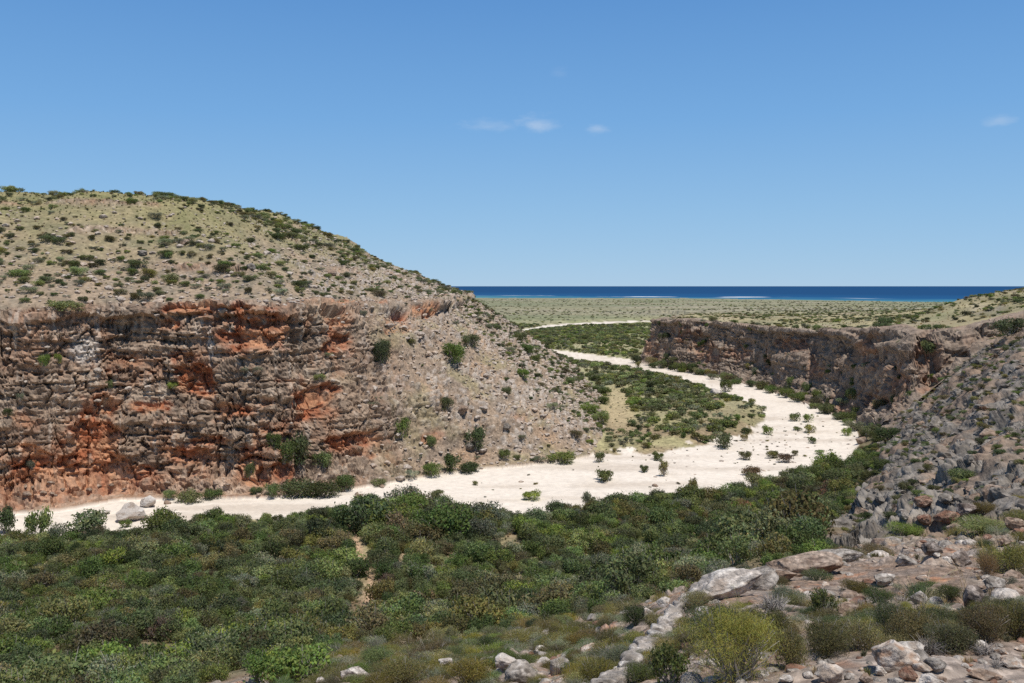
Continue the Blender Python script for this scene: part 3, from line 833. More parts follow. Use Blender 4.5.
def shrub_parts(seed, nleaf=1200, size=.11, aspect=.55, nl=9, H=1.0, spread=.6, open_=.0, flat=.0, up=.25):
    """crown of leafy clumps on forking twigs, radius about 1"""
    R = np.random.default_rng(seed)
    a = R.uniform(0, 2 * PI, nl); q = np.sqrt(R.uniform(.02, 1, nl)) * .66
    cz = H * (R.uniform(.42, .72, nl) + .18 * (1 - q))
    c = np.stack([q * np.cos(a), q * np.sin(a), cz], -1)
    lr = R.uniform(.24, .44, nl) * (1 - .3 * open_)
    lumL = R.uniform(.75, 1.25, nl)
    k = R.choice(nl, nleaf, p=lr ** 2 / (lr ** 2).sum())
    d = unit(R.normal(size=(nleaf, 3)) + [0, 0, up])
    rad = lr[k] * (R.uniform(.45, 1.0, nleaf) ** .5) * (1 + .22 * R.normal(size=nleaf))
    p = c[k] + d * rad[:, None] * [1, 1, .8 * (1 - flat)]
    # some leaves low down so the crown meets the ground
    low = R.random(nleaf) < .16 * (1 - open_)
    p[low, 2] *= R.uniform(.1, .7, low.sum())
    p[:, 2] = np.maximum(p[:, 2], .02)
    lv = leaves(R, p, d, size, aspect, spread, lumL[k])
    tw = []
    for i in range(nl):
        m = c[i] * R.uniform(.35, .6) + R.normal(size=3) * .06; m[2] = abs(m[2])
        b0 = np.array([*(R.normal(size=2) * .06), -.08])
        tw.append(tube([b0, m, c[i]], [.035, .022, .01]))
        for j in range(3):
            e = c[i] + unit(R.normal(size=3) + [0, 0, .4]) * lr[i] * R.uniform(.8, 1.25)
            tw.append(tube([m, (m + e) / 2 + R.normal(size=3) * .04, e], [.016, .011, .005]))
    return lv, join(tw)


def shrub_mesh(name, fol, **kw):
    """whole small shrub in one mesh: leaves and twigs"""
    lv, tw = shrub_parts(**kw)
    v, f, t = join([lv, tw])
    me = mesh_from(name, v, f, [FOL[fol], TWIG], t, smooth=False)
    mi = np.zeros(len(f), np.int32); mi[len(lv[1]):] = 1
    me.polygons.foreach_set('material_index', mi)
    return me


def twiggy_mesh(name, seed, n=70, mat=None, H=.9):
    """leafless grey shrub"""
    R = np.random.default_rng(seed); tw = []
    for i in range(n):
        a = R.uniform(0, 2 * PI); q = R.uniform(.2, 1)
        e = np.array([q * math.cos(a), q * math.sin(a), H * R.uniform(.35, 1) * (1.15 - .5 * q)])
        m = e * R.uniform(.35, .65) + R.normal(size=3) * .09; m[2] = abs(m[2])
        tw.append(tube([np.array([0, 0, -.05]), m, e], [.02, .014, .006], R.uniform(.7, 1.2)))
        for j in range(2):
            e2 = m + unit(R.normal(size=3) + [0, 0, .6]) * R.uniform(.2, .45)
            tw.append(tube([m, (m + e2) / 2, e2], [.012, .009, .005], R.uniform(.7, 1.2)))
    v, f, t = join(tw)
    return mesh_from(name, v, f, mat or TWIG, t, smooth=False)


def tuft_mesh(name, seed, fol, n=90, H=.9, wid=.05, lean=.9, heads=False):
    """clump of narrow blades rising from one root"""
    R = np.random.default_rng(seed)
    a = R.uniform(0, 2 * PI, n); l = R.uniform(.45, 1, n); q = R.uniform(.1, lean, n)
    b0 = np.stack([.25 * q * np.cos(a), .25 * q * np.sin(a), np.full(n, -.03)], -1)
    tip = np.stack([q * l * np.cos(a), q * l * np.sin(a), H * l * np.sqrt(np.maximum(0, 1 - .6 * q * q))], -1) + R.normal(size=(n, 3)) * .05
    mid = (b0 + tip) / 2 + np.stack([0 * a, 0 * a, .12 * l], -1)
    side = np.stack([-np.sin(a), np.cos(a), 0 * a], -1) * wid * R.uniform(.6, 1.2, (n, 1))
    v = np.stack([b0 - side * .5, b0 + side * .5, mid + side * .45, mid - side * .45, tip + side * .12, tip - side * .12], 1).reshape(-1, 3)
    o = np.arange(n)[:, None] * 6
    f = np.vstack([o + [[0, 1, 2, 3]], o + [[3, 2, 4, 5]]])
    t = np.repeat(R.uniform(.7, 1.25, (n, 1)) * np.ones((n, 3)), 6, 0)
    return mesh_from(name, v, f, FOL[fol], t, smooth=False)


# one of each kind, several shapes of every kind
PROTO = {}
for kname, fol, cnt, kw in [
    ('dense_dark', 'dark', 4, dict(nleaf=2300, size=.105, nl=11)), ('dense_mid', 'mid', 4, dict(nleaf=2200, size=.105, nl=10)), ('dense_olive', 'olive', 3, dict(nleaf=2000, size=.10, nl=10)),
    ('dense_grey', 'grey', 3, dict(nleaf=1700, size=.09, nl=9, open_=.4)), ('dense_brown', 'brown', 2, dict(nleaf=1100, size=.09, nl=8, open_=.6)),
    ('far_dark', 'dark', 3, dict(nleaf=420, size=.22, nl=8, H=.95)), ('far_mid', 'mid', 3, dict(nleaf=420, size=.22, nl=8, H=.95)), ('far_olive', 'olive', 3, dict(nleaf=380, size=.22, nl=8, H=.85)), ('far_grey', 'grey', 2, dict(nleaf=320, size=.2, nl=7, H=.8, open_=.4)), ('far_light', 'light', 3, dict(nleaf=420, size=.22, nl=8, H=.85)), ('dense_light', 'light', 3, dict(nleaf=2000, size=.105, nl=10)),
    ('fine_dark', 'dark', 2, dict(nleaf=9000, size=.05, nl=16, H=.95, aspect=.4)), ('fine_mid', 'mid', 2, dict(nleaf=8000, size=.05, nl=15, H=.9, aspect=.4)), ('fine_olive', 'olive', 2, dict(nleaf=8000, size=.062, nl=16, H=.75, aspect=.35)),
    ('fine_moss', 'moss', 3, dict(nleaf=9000, size=.06, nl=18, H=.65, aspect=.3)), ('fine_grey', 'grey', 2, dict(nleaf=5000, size=.045, nl=14, H=.8, open_=.5, aspect=.4))]:
    PROTO[kname] = [shrub_mesh('shrub', fol, seed=100 * len(PROTO) + i, **kw) for i in range(cnt)]
PROTO['twigs'] = [twiggy_mesh('dead_shrub', 900 + i) for i in range(3)]
PROTO['tuft'] = [tuft_mesh('grass_tuft', 800 + i, 'hummock', n=46, H=.8, wid=.11) for i in range(3)]
PROTO['straw'] = [tuft_mesh('dry_tuft', 820 + i, 'straw', n=60, H=1.0, wid=.07) for i in range(3)]
def stalk_mesh(name, seed, n=9):
    """arching dry stems with feathery heads, about 1 high"""
    R = np.random.default_rng(seed); tw = []; main = R.uniform(0, 2 * PI)
    for i in range(n):
        a = main + R.normal() * .9; l = R.uniform(.6, 1.1); q = R.uniform(.15, .6) * l
        t = np.linspace(0, 1, 7)[:, None]; dirv = np.array([[math.cos(a), math.sin(a), 0]])
        p = dirv * q * t ** 2 + np.array([[0, 0, 1]]) * l * (t - .22 * q * t ** 3) + R.normal(size=(1, 3)) * [[.04, .04, 0]]
        tw.append(tube(p, np.linspace(.0042, .002, 7), R.uniform(.8, 1.15)))
        for j in range(7):
            k = p[-1] * (1 - .035 * j) + R.normal(size=3) * .004; e = k + unit(R.normal(size=3) + dirv[0] * .8) * R.uniform(.03, .07)
            tw.append(tube([k, (k + e) / 2, e], [.002, .0035, .001], R.uniform(.8, 1.2)))
    v, f, t = join(tw)
    return mesh_from(name, v, f, FOL['straw'], t, smooth=False)


PROTO['stalks'] = [stalk_mesh('dry_grass_stalks', 840 + i, 7 + 2 * i) for i in range(4)]
NW = {'dense_dark': 'dark green', 'dense_mid': 'fresh green', 'dense_olive': 'olive', 'dense_grey': 'silvery grey', 'dense_brown': 'brown withered', 'far_dark': 'dark green', 'far_mid': 'fresh green', 'far_olive': 'olive', 'far_grey': 'silvery grey', 'far_light': 'pale green', 'dense_light': 'pale green',
      'fine_dark': 'dark green', 'fine_mid': 'fresh green', 'fine_olive': 'olive', 'fine_moss': 'yellow-olive', 'fine_grey': 'silvery grey', 'twigs': 'leafless grey', 'tuft': 'straw-green', 'straw': 'dry straw'}


def plant(kind, loc, rad, hscale=1.0, name='shrub', label=None, cat='shrub', group=None, sink=.0, k=None):
    pr = PROTO[kind]; me = pr[int(rng.integers(len(pr))) if k is None else k % len(pr)]
    o = bpy.data.objects.new(name, me); COL.objects.link(o)
    o.location = (loc[0], loc[1], loc[2] - sink * rad); o.rotation_euler = (0, 0, rng.uniform(0, 2 * PI))
    sx = rad * rng.uniform(.9, 1.1); o.scale = (sx, rad * rng.uniform(.9, 1.1), rad * hscale * rng.uniform(.85, 1.15))
    return mark(o, label, cat, group)


def scatter_stuff(name, pts, rad, kinds, kidx, label, cat, hsc=1.0):
    """too many to count: one object whose points carry the plants"""
    me = bpy.data.meshes.new(name); me.vertices.add(len(pts)); me.vertices.foreach_set('co', np.ascontiguousarray(pts, np.float32).ravel())
    def att(n, ty, arr, key='value'):
        a = me.attributes.new(n, ty, 'POINT'); a.data.foreach_set(key, np.ascontiguousarray(arr).ravel())
    meshes = [m_ for kn in kinds for m_ in PROTO[kn]]
    first = np.cumsum([0] + [len(PROTO[kn]) for kn in kinds]); cnt = np.array([len(PROTO[kn]) for kn in kinds])
    pid = first[kidx] + (rng.random(len(pts)) * cnt[kidx]).astype(int)
    att('pid', 'INT', pid.astype(np.int32))
    att('size', 'FLOAT_VECTOR', np.stack([rad, rad, rad * hsc * rng.uniform(.8, 1.15, len(pts))], -1).astype(np.float32), 'vector')
    att('turn', 'FLOAT_VECTOR', np.stack([0 * rad, 0 * rad, rng.uniform(0, 2 * PI, len(pts))], -1).astype(np.float32), 'vector')
    o = add(name, me); mark(o, label, cat, kind='stuff')
    ng = bpy.data.node_groups.new(name, 'GeometryNodeTree')
    ng.interface.new_socket('Geometry', in_out='INPUT', socket_type='NodeSocketGeometry'); ng.interface.new_socket('Geometry', in_out='OUTPUT', socket_type='NodeSocketGeometry')
    gi = ng.nodes.new('NodeGroupInput'); go = ng.nodes.new('NodeGroupOutput'); jn = ng.nodes.new('GeometryNodeJoinGeometry')
    na = {}
    for n_, ty in (('pid', 'INT'), ('size', 'FLOAT_VECTOR'), ('turn', 'FLOAT_VECTOR')):
        q = ng.nodes.new('GeometryNodeInputNamedAttribute'); q.data_type = ty; q.inputs['Name'].default_value = n_; na[n_] = q.outputs['Attribute']
    e2r = ng.nodes.new('FunctionNodeEulerToRotation'); ng.links.new(na['turn'], e2r.inputs[0])
    for i, m_ in enumerate(meshes):
        po = bpy.data.objects.new('kind_of_' + name, m_)
        oi = ng.nodes.new('GeometryNodeObjectInfo'); oi.inputs['Object'].default_value = po
        cp = ng.nodes.new('FunctionNodeCompare'); cp.data_type = 'INT'; cp.operation = 'EQUAL'; ng.links.new(na['pid'], cp.inputs[2]); cp.inputs[3].default_value = i
        ip = ng.nodes.new('GeometryNodeInstanceOnPoints')
        ng.links.new(gi.outputs[0], ip.inputs['Points']); ng.links.new(cp.outputs[0], ip.inputs['Selection']); ng.links.new(oi.outputs['Geometry'], ip.inputs['Instance'])
        ng.links.new(e2r.outputs[0], ip.inputs['Rotation']); ng.links.new(na['size'], ip.inputs['Scale']); ng.links.new(ip.outputs[0], jn.inputs[0])
    ng.links.new(jn.outputs[0], go.inputs[0])
    md = o.modifiers.new('scatter', 'NODES'); md.node_group = ng
    return o


def candidates(x0, x1, y0, y1, sp):
    gx, gy = np.meshgrid(np.arange(x0, x1, sp), np.arange(y0, y1, sp))
    p = np.stack([gx.ravel(), gy.ravel()], -1) + rng.uniform(-.5, .5, (gx.size, 2)) * sp
    u_ = p[:, 0] / p[:, 1] * FOC + 512
    return p[(u_ > -40) & (u_ < 1064)]


def pixel(p, z_):
    return p[:, 0] / p[:, 1] * FOC + 512, HY + FOC * (EYE - z_) / p[:, 1]


def pick(n, pr):
    return rng.choice(len(pr), n, p=np.array(pr) / sum(pr))


def spread_out(name, p, z_, rad, kinds, kidx, most, label, cat, group, stuff_name, stuff_label, hsc=1.0, sink=.06):
    """the ones that show largest as shrubs of their own, the rest as one mass"""
    big = np.argsort(-(rad / np.maximum(p[:, 1], 1)))
    for i in big[:most]:
        kd = kinds[kidx[i]]
        plant(kd, (p[i, 0], p[i, 1], z_[i]), rad[i], hsc, name, label.format(NW[kd]), cat, group, sink)
    b = big[most:]
    if len(b):
        scatter_stuff(stuff_name, np.column_stack([p[b], z_[b] - sink * rad[b]]), rad[b], kinds, kidx[b], stuff_label, stuff_name.replace('_', ' '), hsc)


def f2(p, s, o=0., octv=3):
    return fbm(p[:, 0] / s + o, p[:, 1] / s, 0 * p[:, 0] + o, octv)


# --- scrub on the near side of the river, between the white gravel and the viewer
p = candidates(-120, 125, 32, 215, 1.7)
h = height(p); zz = ground(p[:, 0], p[:, 1]); ppx, ppy = pixel(p, zz)
sc_ = inside(np.stack([ppx, ppy], -1), scree_poly)
trail = np.abs(ppx - np.interp(ppy, [520, 535, 560, 580, 610, 640], [352, 354, 362, 372, 366, 350])) < np.interp(ppy, [520, 600, 650], [9, 13, 9])
open1 = (f2(p, 10, 3) > .44) | ((np.hypot((ppx - 335) / 42, (ppy - 632) / 12) < 1) & (f2(p, 4, 9) > .0)) | ((np.hypot((ppx - 545) / 66, (ppy - 541) / 8) < 1) & (f2(p, 5, 2) > .05)) | ((np.hypot((ppx - 270) / 16, (ppy - 553) / 5) < 1))
keep = ((h['zone'] == 0) | (h['zone'] == 3)) & (h['sd'] > .9) & ~sc_ & ~trail & ~open1 & (np.hypot(p[:, 0], p[:, 1]) > 33) & (h['el'] < -3) & (p[:, 1] * 1.0 > 0) & ~((h['zone'] == 0) & (p[:, 1] > 200)) & (h['er'] < -1)
keep &= ~((ppx > 840) & (p[:, 1] < 66))
# the left bank keeps a ragged, thinner edge
keep &= ~((h['sd'] < 7) & (rng.random(len(p)) < .35))
p, zz, ppx, ppy, sdd = p[keep], zz[keep], ppx[keep], ppy[keep], h['sd'][keep]
n = len(p)
rad = np.exp(rng.normal(.26, .30, n)).clip(.6, 2.5) * np.where(rng.random(n) < .12, 1.3, 1)
rad *= np.interp(ppy, [515, 545, 600], [1.18, 1.05, .95]) * np.interp(p[:, 1], [33, 60], [.45, 1])
rad *= np.where((np.abs(ppx - 422) < 60) & (ppy < 548) & (ppy > 510), 1.45, 1)
nz_ = f2(p, 7, 12)
kidx = np.where(rng.random(n) < .5, np.where(nz_ > .0, 1, np.where(nz_ < -.2, 2, 0)), pick(n, [.22, .30, .12, .20, .03, .13]))
spread_out('thicket_shrub', p, zz, rad, ['dense_dark', 'dense_mid', 'dense_olive', 'dense_grey', 'dense_brown', 'dense_light'], kidx, 300, '{} shrub crowded into the scrub below the viewer, this side of the riverbed', 'shrub',
           'shrubs of the thicket below the viewer', 'shrubbery', 'dense dark green scrub along the near bank of the white riverbed', hsc=1.12, sink=.10)
print('thicket', n)
# low herbs and dry grass between them
p = candidates(-120, 125, 44, 180, 1.3)
h = height(p); zz = ground(p[:, 0], p[:, 1]); ppx, ppy = pixel(p, zz)
keep = ((h['zone'] == 0) | (h['zone'] == 3)) & (h['sd'] > .3) & ~inside(np.stack([ppx, ppy], -1), scree_poly) & (np.hypot(p[:, 0], p[:, 1]) > 30) & (h['el'] < -2) & (h['er'] < -1) & (rng.random(len(p)) < .5)
keep &= np.abs(ppx - np.interp(ppy, [520, 535, 560, 580, 610, 640], [352, 354, 362, 372, 366, 350])) > 5
p, zz = p[keep], zz[keep]
scatter_stuff('ground_cover', np.column_stack([p, zz]), rng.uniform(.25, .6, len(p)), ['straw', 'tuft', 'far_olive', 'far_grey', 'twigs'], pick(len(p), [.2, .35, .25, .12, .08]), 'low herbs and dry grass between the shrubs of the near bank', 'undergrowth', .8)

# --- bushy bar inside the river bend and the green valley behind it
p = candidates(-40, 330, 205, 900, 3.0)
h = height(p); zz = ground(p[:, 0], p[:, 1]); ppx, ppy = pixel(p, zz)
bare_ = np.hypot((ppx - 618 - (ppy - 410) * .12) / 13, (ppy - 408) / 21) < 1
den = .62 + .8 * f2(p, 24, 4) + .5 * f2(p, 9, 6) + .0 * (p[:, 1] > 330)
keep = (h['zone'] == 0) & (h['sd'] > 1.0) & (h['el'] < .5) & (rng.random(len(p)) < den) & ~bare_ & (ppx > 495)
keep &= ~((h['sd'] < 6) & (p[:, 1] < 262) & (rng.random(len(p)) < .4))
p, zz, sdd, ppx = p[keep], zz[keep], h['sd'][keep], ppx[keep]
n = len(p)
rad = rng.uniform(.8, 2.3, n) * (1.1 + .6 * f2(p, 26, 8)) * np.interp(p[:, 1], [220, 300, 600], [.75, 1.05, 1.2])
kidx = pick(n, [.08, .28, .12, .14, .38])
spread_out('bar_shrub', p, zz, rad, ['far_dark', 'far_mid', 'far_olive', 'far_grey', 'far_light'], kidx, 220, '{} shrub in the green patch ringed by the river bend', 'shrub', 'shrubs on the green bar in the river bend', 'scrub', 'green scrub filling the far valley floor beyond the bend', hsc=.85, sink=.1)
p = candidates(-20, 330, 205, 700, 2.6)
h = height(p); zz = ground(p[:, 0], p[:, 1]); ppx, ppy = pixel(p, zz)
keep = (h['zone'] == 0) & (h['sd'] > .2) & (h['el'] < 0) & (rng.random(len(p)) < .55)
p, zz = p[keep], zz[keep]
scatter_stuff('bar_grass', np.column_stack([p, zz]), rng.uniform(.4, .9, len(p)), ['tuft', 'straw', 'far_grey'], pick(len(p), [.5, .3, .2]), 'pale tufted grass between the shrubs of the bar', 'grass', .6)

# --- plain: low bushes out to the coast
ys_ = np.exp(rng.uniform(math.log(620), math.log(3300), 9000)); us = rng.uniform(-.12, .62, 9000)
p = np.stack([ys_ * us, ys_], -1)
h = height(p)
den = .42 + 1.1 * fbm(p[:, 0] / 200, p[:, 1] / 80, 0 * p[:, 0] + 2, 4)
keep = ((h['zone'] == 0) | (h['zone'] == 2)) & (h['sd'] > 1) & (rng.random(len(p)) < den) & ((h['zone'] == 0) | (p[:, 1] > 760))
p, zz = p[keep], h['z'][keep]
rad = rng.uniform(.8, 2.2, len(p)) * np.interp(p[:, 1], [620, 1500, 3300], [1.0, 1.4, 1.9])
scatter_stuff('plain_scrub', np.column_stack([p, zz]), rad, ['far_olive', 'far_light', 'far_grey', 'far_dark'], pick(len(p), [.35, .25, .30, .10]), 'low scattered bushes dotting the coastal plain', 'scrub', .55)

# --- tableland over the right wall
p = candidates(20, 620, 262, 780, 4.6)
h = height(p); zz = ground(p[:, 0], p[:, 1]); ppx, ppy = pixel(p, zz)
den = .42 + .95 * f2(p, 30, 14) + .75 * ((ppx > 970) & (p[:, 1] < 460))
keep = (h['zone'] == 2) & (h['er'] > h['wr'] - 1) & (rng.random(len(p)) < den)
p, zz = p[keep], zz[keep]
n = len(p)
rad = rng.uniform(.6, 1.7, n) * (1 + .4 * f2(p, 20, 3))
spread_out('tableland_shrub', p, zz, rad, ['far_dark', 'far_mid', 'far_olive', 'far_grey'], pick(n, [.22, .33, .32, .13]), 90, '{} low bush on the grassy tableland above the dark gorge wall', 'shrub', 'bushes on the tableland', 'table_scrub', 'scattered low bushes on the tableland toward the plain', hsc=.7, sink=.1)
p = candidates(20, 560, 262, 700, 2.6)
h = height(p)
keep = (h['zone'] == 2) & (h['er'] > h['wr'] - 1) & (rng.random(len(p)) < .5)
p, zz = p[keep], h['z'][keep]
scatter_stuff('table_grass', np.column_stack([p, zz]), rng.uniform(.4, .9, len(p)), ['tuft', 'straw'], pick(len(p), [.6, .4]), 'yellowish tussock grass covering the tableland', 'grass', .6)

# --- the left hill
p = candidates(-260, 20, 160, 420, 1.7)
h = height(p); zz = ground(p[:, 0], p[:, 1]); ppx, ppy = pixel(p, zz)
gden = sstep(6, 70, h['up'] + 20 * f2(p, 18, 5)) * .75 + .2 + .3 * sstep(16, 6, h['up'])
keep = (h['zone'] == 1) & (h['up'] > 1) & (rng.random(len(p)) < gden)
q, qz = p[keep], zz[keep]
scatter_stuff('hummock_grass', np.column_stack([q, qz]), rng.uniform(.3, .75, len(q)), ['tuft', 'straw', 'far_olive'], pick(len(q), [.66, .22, .12]), 'pale hummock grass covering the rounded hill', 'grass', .75)
print('tufts', len(q))
p = candidates(-260, 20, 160, 420, 3.1)
h = height(p); zz = ground(p[:, 0], p[:, 1]); ppx, ppy = pixel(p, zz)
den = .55 + .3 * sstep(16, 5, h['up']) + .3 * (ppx < 230) * sstep(45, 25, h['up']) + 1.2 * f2(p, 17, 15) + .2 * f2(p, 8, 3) + .22 * np.exp(-((ppx - 70) / 60) ** 2 - ((ppy - 265) / 22) ** 2) + .15 * sstep(230, 205, ppy)
keep = (h['zone'] == 1) & (h['up'] > .5) & (rng.random(len(p)) < den)
p, zz, ppx, ppy = p[keep], zz[keep], ppx[keep], ppy[keep]
n = len(p)
rad = np.exp(rng.normal(.06, .42, n)).clip(.4, 2.6)
spread_out('hill_shrub', p, zz, rad, ['dense_dark', 'dense_mid', 'dense_olive', 'dense_grey', 'dense_light'], pick(n, [.12, .22, .24, .22, .20]), 300, '{} bush dotted on the grassy hill above the red cliff', 'shrub', 'bushes dotted over the hill', 'hill_scrub', 'small bushes dotted over the back of the hill', hsc=.72, sink=.08)
print('hill shrubs', n)
# --- the stony slope at the end of the spur
p = candidates(-60, 60, 190, 480, 4.0)
h = height(p); zz = ground(p[:, 0], p[:, 1]); ppx, ppy = pixel(p, zz)
den = .30 + .6 * f2(p, 18, 25) + .75 * sstep(-45, -5, ppx - (486 + (ppy - 320) * 1.0)) + .3 * sstep(9, 2, h['el'])
keep = (h['zone'] == 1) & (h['up'] < 0) & (h['sl'] > .5) & (rng.random(len(p)) < den)
p, zz = p[keep], zz[keep]
n = len(p)
rad = rng.uniform(.5, 1.25, n) * np.interp(p[:, 1], [200, 400], [.9, 1.5])
spread_out('slope_shrub', p, zz, rad, ['dense_dark', 'dense_mid', 'dense_olive', 'dense_grey'], pick(n, [.25, .27, .23, .25]), 150, '{} bush on the stony slope falling from hill to riverbed', 'shrub', 'bushes on the stony slope', 'slope_scrub', 'small bushes on the stony slope of the hill', hsc=.85, sink=.08)
print('slope shrubs', n)
# tufts on slope
p = candidates(-70, 60, 185, 480, 2.0)
h = height(p); zz = ground(p[:, 0], p[:, 1])
keep = (h['zone'] == 1) & (h['up'] < 2) & (h['sl'] > .35) & (rng.random(len(p)) < .65)
scatter_stuff('slope_grass', np.column_stack([p, zz])[keep], rng.uniform(.25, .6, keep.sum()), ['tuft', 'straw', 'far_grey', 'twigs'], pick(keep.sum(), [.4, .25, .25, .1]), 'sparse tufts and dry herbs on the stony slope', 'grass', .8)
print('plants a', time.time() - T0)

# ------------------------------------------------------------------ loose rock
import bmesh


def rock_arrays(seed, sub=3, cuts=14, rough_=.06, flat=.75):
    bm = bmesh.new(); bmesh.ops.create_icosphere(bm, subdivisions=sub, radius=1)
    v = np.array([q.co[:] for q in bm.verts]); f = np.array([[q.index for q in g.verts] for g in bm.faces]); bm.free()
    R = np.random.default_rng(seed)
    for i in range(cuts):
        n_ = unit(R.normal(size=3)); d_ = R.uniform(.5, .86)
        s = v @ n_ - d_
        v = v - np.maximum(s, 0)[:, None] * n_ * .93
    o = R.uniform(0, 50)
    w = fbm(v[:, 0] * 1.6 + o, v[:, 1] * 1.6, v[:, 2] * 1.6, 5, .6)
    pit = np.clip(.35 - worley(v[:, 0] * 3 + o, v[:, 1] * 3, v[:, 2] * 3)[0], 0, 1)
    v = v * (1 + 3 * rough_ * w - .5 * rough_ * 3 * pit)[:, None]
    v[:, 2] *= flat
    return v, f, o


def rock_mesh(name, seed, tone, sub=3, mat=None, **kw):
    v, f, o = rock_arrays(seed, sub, **kw)
    a = np.array(tone[0]); b = np.array(tone[1]); c = np.array(tone[2])
    t = np.tile(a, (len(v), 1))
    t = mix(t, b, sstep(-.15, .3, fbm(v[:, 0] * 1.7 + o, v[:, 1] * 1.7, v[:, 2] * 1.7, 4)))
    t = mix(t, c, sstep(.08, .4, fbm(v[:, 0] * 2.6 + o + 20, v[:, 1] * 2.6, v[:, 2] * 2.6, 4)) * .8)
    return mesh_from(name, v, f, mat, t, smooth=sub > 4)


T_GREY = ((.29, .255, .22), (.40, .36, .32), (.14, .115, .095)); T_PALE = ((.46, .405, .355), (.58, .53, .475), (.30, .235, .185)); T_ORANGE = ((.43, .345, .275), (.54, .47, .405), (.38, .22, .13))
T_RED = ((.23, .12, .08), (.30, .205, .15), (.11, .07, .05)); T_BROWN = ((.28, .20, .145), (.37, .29, .23), (.12, .08, .06)); T_DARK = ((.16, .125, .105), (.34, .29, .255), (.07, .055, .045))
T_SCREE = ((.19, .167, .142), (.285, .252, .218), (.115, .095, .08))
M_STONE = ground_material('pitted_limestone', 13, 17, .045, contrast=.5)
M_BLOCK = ground_material('broken_limestone', 2.2, 3.5, .15, contrast=.35)
PROTO['rubble_grey'] = [rock_mesh('boulder', 300 + i, T_SCREE, 4, M_BLOCK, cuts=18, rough_=.11) for i in range(5)]
PROTO['rubble_brown'] = [rock_mesh('boulder', 320 + i, T_BROWN, 3, M_BLOCK, cuts=12, rough_=.08) for i in range(4)]
PROTO['rubble_pale'] = [rock_mesh('boulder', 340 + i, T_PALE, 3, M_BLOCK, cuts=12, rough_=.06) for i in range(3)]
PROTO['pebble'] = [rock_mesh('stone', 360 + i, tn, 2, M_STONE, cuts=10, rough_=.06) for i, tn in enumerate((T_PALE, T_ORANGE, T_GREY, T_BROWN, T_RED, T_GREY))]
PROTO['slope_stone'] = [rock_mesh('stone', 380 + i, tn, 2, M_BLOCK, cuts=10, rough_=.08) for i, tn in enumerate((((.44, .37, .31), (.52, .45, .38), (.25, .2, .17)), ((.36, .30, .25), (.46, .39, .33), (.2, .16, .13)), ((.48, .37, .28), (.5, .42, .35), (.28, .2, .15))))]


def boulder(kind, loc, s, label, group=None, name='boulder', sink=.25, k=None):
    pr = PROTO[kind]
    o = bpy.data.objects.new(name, pr[int(rng.integers(len(pr))) if k is None else k % len(pr)]); COL.objects.link(o)
    o.location = (loc[0], loc[1], loc[2] + s[2] * (.6 - sink)); o.rotation_euler = (rng.uniform(-.3, .3), rng.uniform(-.3, .3), rng.uniform(0, 6.28)); o.scale = s
    return mark(o, label, 'boulder', group)


# grey boulders of the rubble slope
p = candidates(20, 190, 34, 230, 1.25)
h = height(p); zz = ground(p[:, 0], p[:, 1]); ppx, ppy = pixel(p, zz)
keep = inside(np.stack([ppx, ppy], -1), scree_poly) & (h['zone'] == 3)
pt = fbm(p[:, 0] / 9 + 20, p[:, 1] / 9, zz / 9, 3)
keep &= rng.random(len(p)) < .06 + .42 * sstep(-.1, .2, pt)
p, zz = p[keep], zz[keep]
rad = np.exp(rng.normal(-.85, .62, len(p))).clip(.15, 2.3)
big = np.argsort(-rad / p[:, 1])
for i in big[:230]:
    q = rng.uniform(.7, 1.2, 3) * rad[i]
    kd = 'rubble_brown' if rng.random() < .16 else 'rubble_grey'
    boulder(kd, (p[i, 0], p[i, 1], zz[i]), (q[0], q[1], q[2] * .85), 'angular %s limestone boulder on the steep rubble slope right of the river bend' % ('brown' if kd == 'rubble_brown' else 'grey'), 'boulders of the rubble slope', sink=.5)
b = big[230:]
scatter_stuff('rubble', np.column_stack([p[b], zz[b] + .1]), rad[b], ['rubble_grey', 'rubble_brown'], pick(len(b), [.8, .2]), 'broken grey limestone rubble covering the steep slope', 'rubble', .8)
print('boulders', len(p))
# shrubs rooted among the rubble
p = candidates(20, 190, 34, 240, 2.9)
h = height(p); zz = ground(p[:, 0], p[:, 1]); ppx, ppy = pixel(p, zz)
keep = inside(np.stack([ppx, ppy], -1), scree_poly) & (h['zone'] == 3) & (rng.random(len(p)) < .75 + .8 * f2(p, 14, 33) + .4 * sstep(40, 5, ppx - 865))
p, zz = p[keep], zz[keep]
rad = rng.uniform(.35, 1.0, len(p)) * np.interp(p[:, 1], [40, 100, 200], [.6, .95, 1.35])
spread_out('rubble_shrub', p, zz, rad, ['dense_dark', 'dense_mid', 'dense_olive', 'dense_grey', 'dense_brown'], pick(len(p), [.22, .25, .28, .15, .10]), 200, '{} low shrub rooted between grey boulders of the rubble slope', 'shrub', 'shrubs among the rubble', 'rubble_scrub', 'low scrub among the grey rubble', hsc=.75, sink=.05)
p = candidates(20, 190, 34, 230, 1.9)
h = height(p); zz = ground(p[:, 0], p[:, 1]); ppx, ppy = pixel(p, zz)
keep = inside(np.stack([ppx, ppy], -1), scree_poly) & (h['zone'] == 3) & (rng.random(len(p)) < .3)
scatter_stuff('rubble_grass', np.column_stack([p, zz])[keep], rng.uniform(.2, .5, keep.sum()), ['tuft', 'straw', 'far_olive', 'twigs'], pick(keep.sum(), [.35, .25, .25, .15]), 'sparse grass and twigs between grey boulders', 'grass', .8)

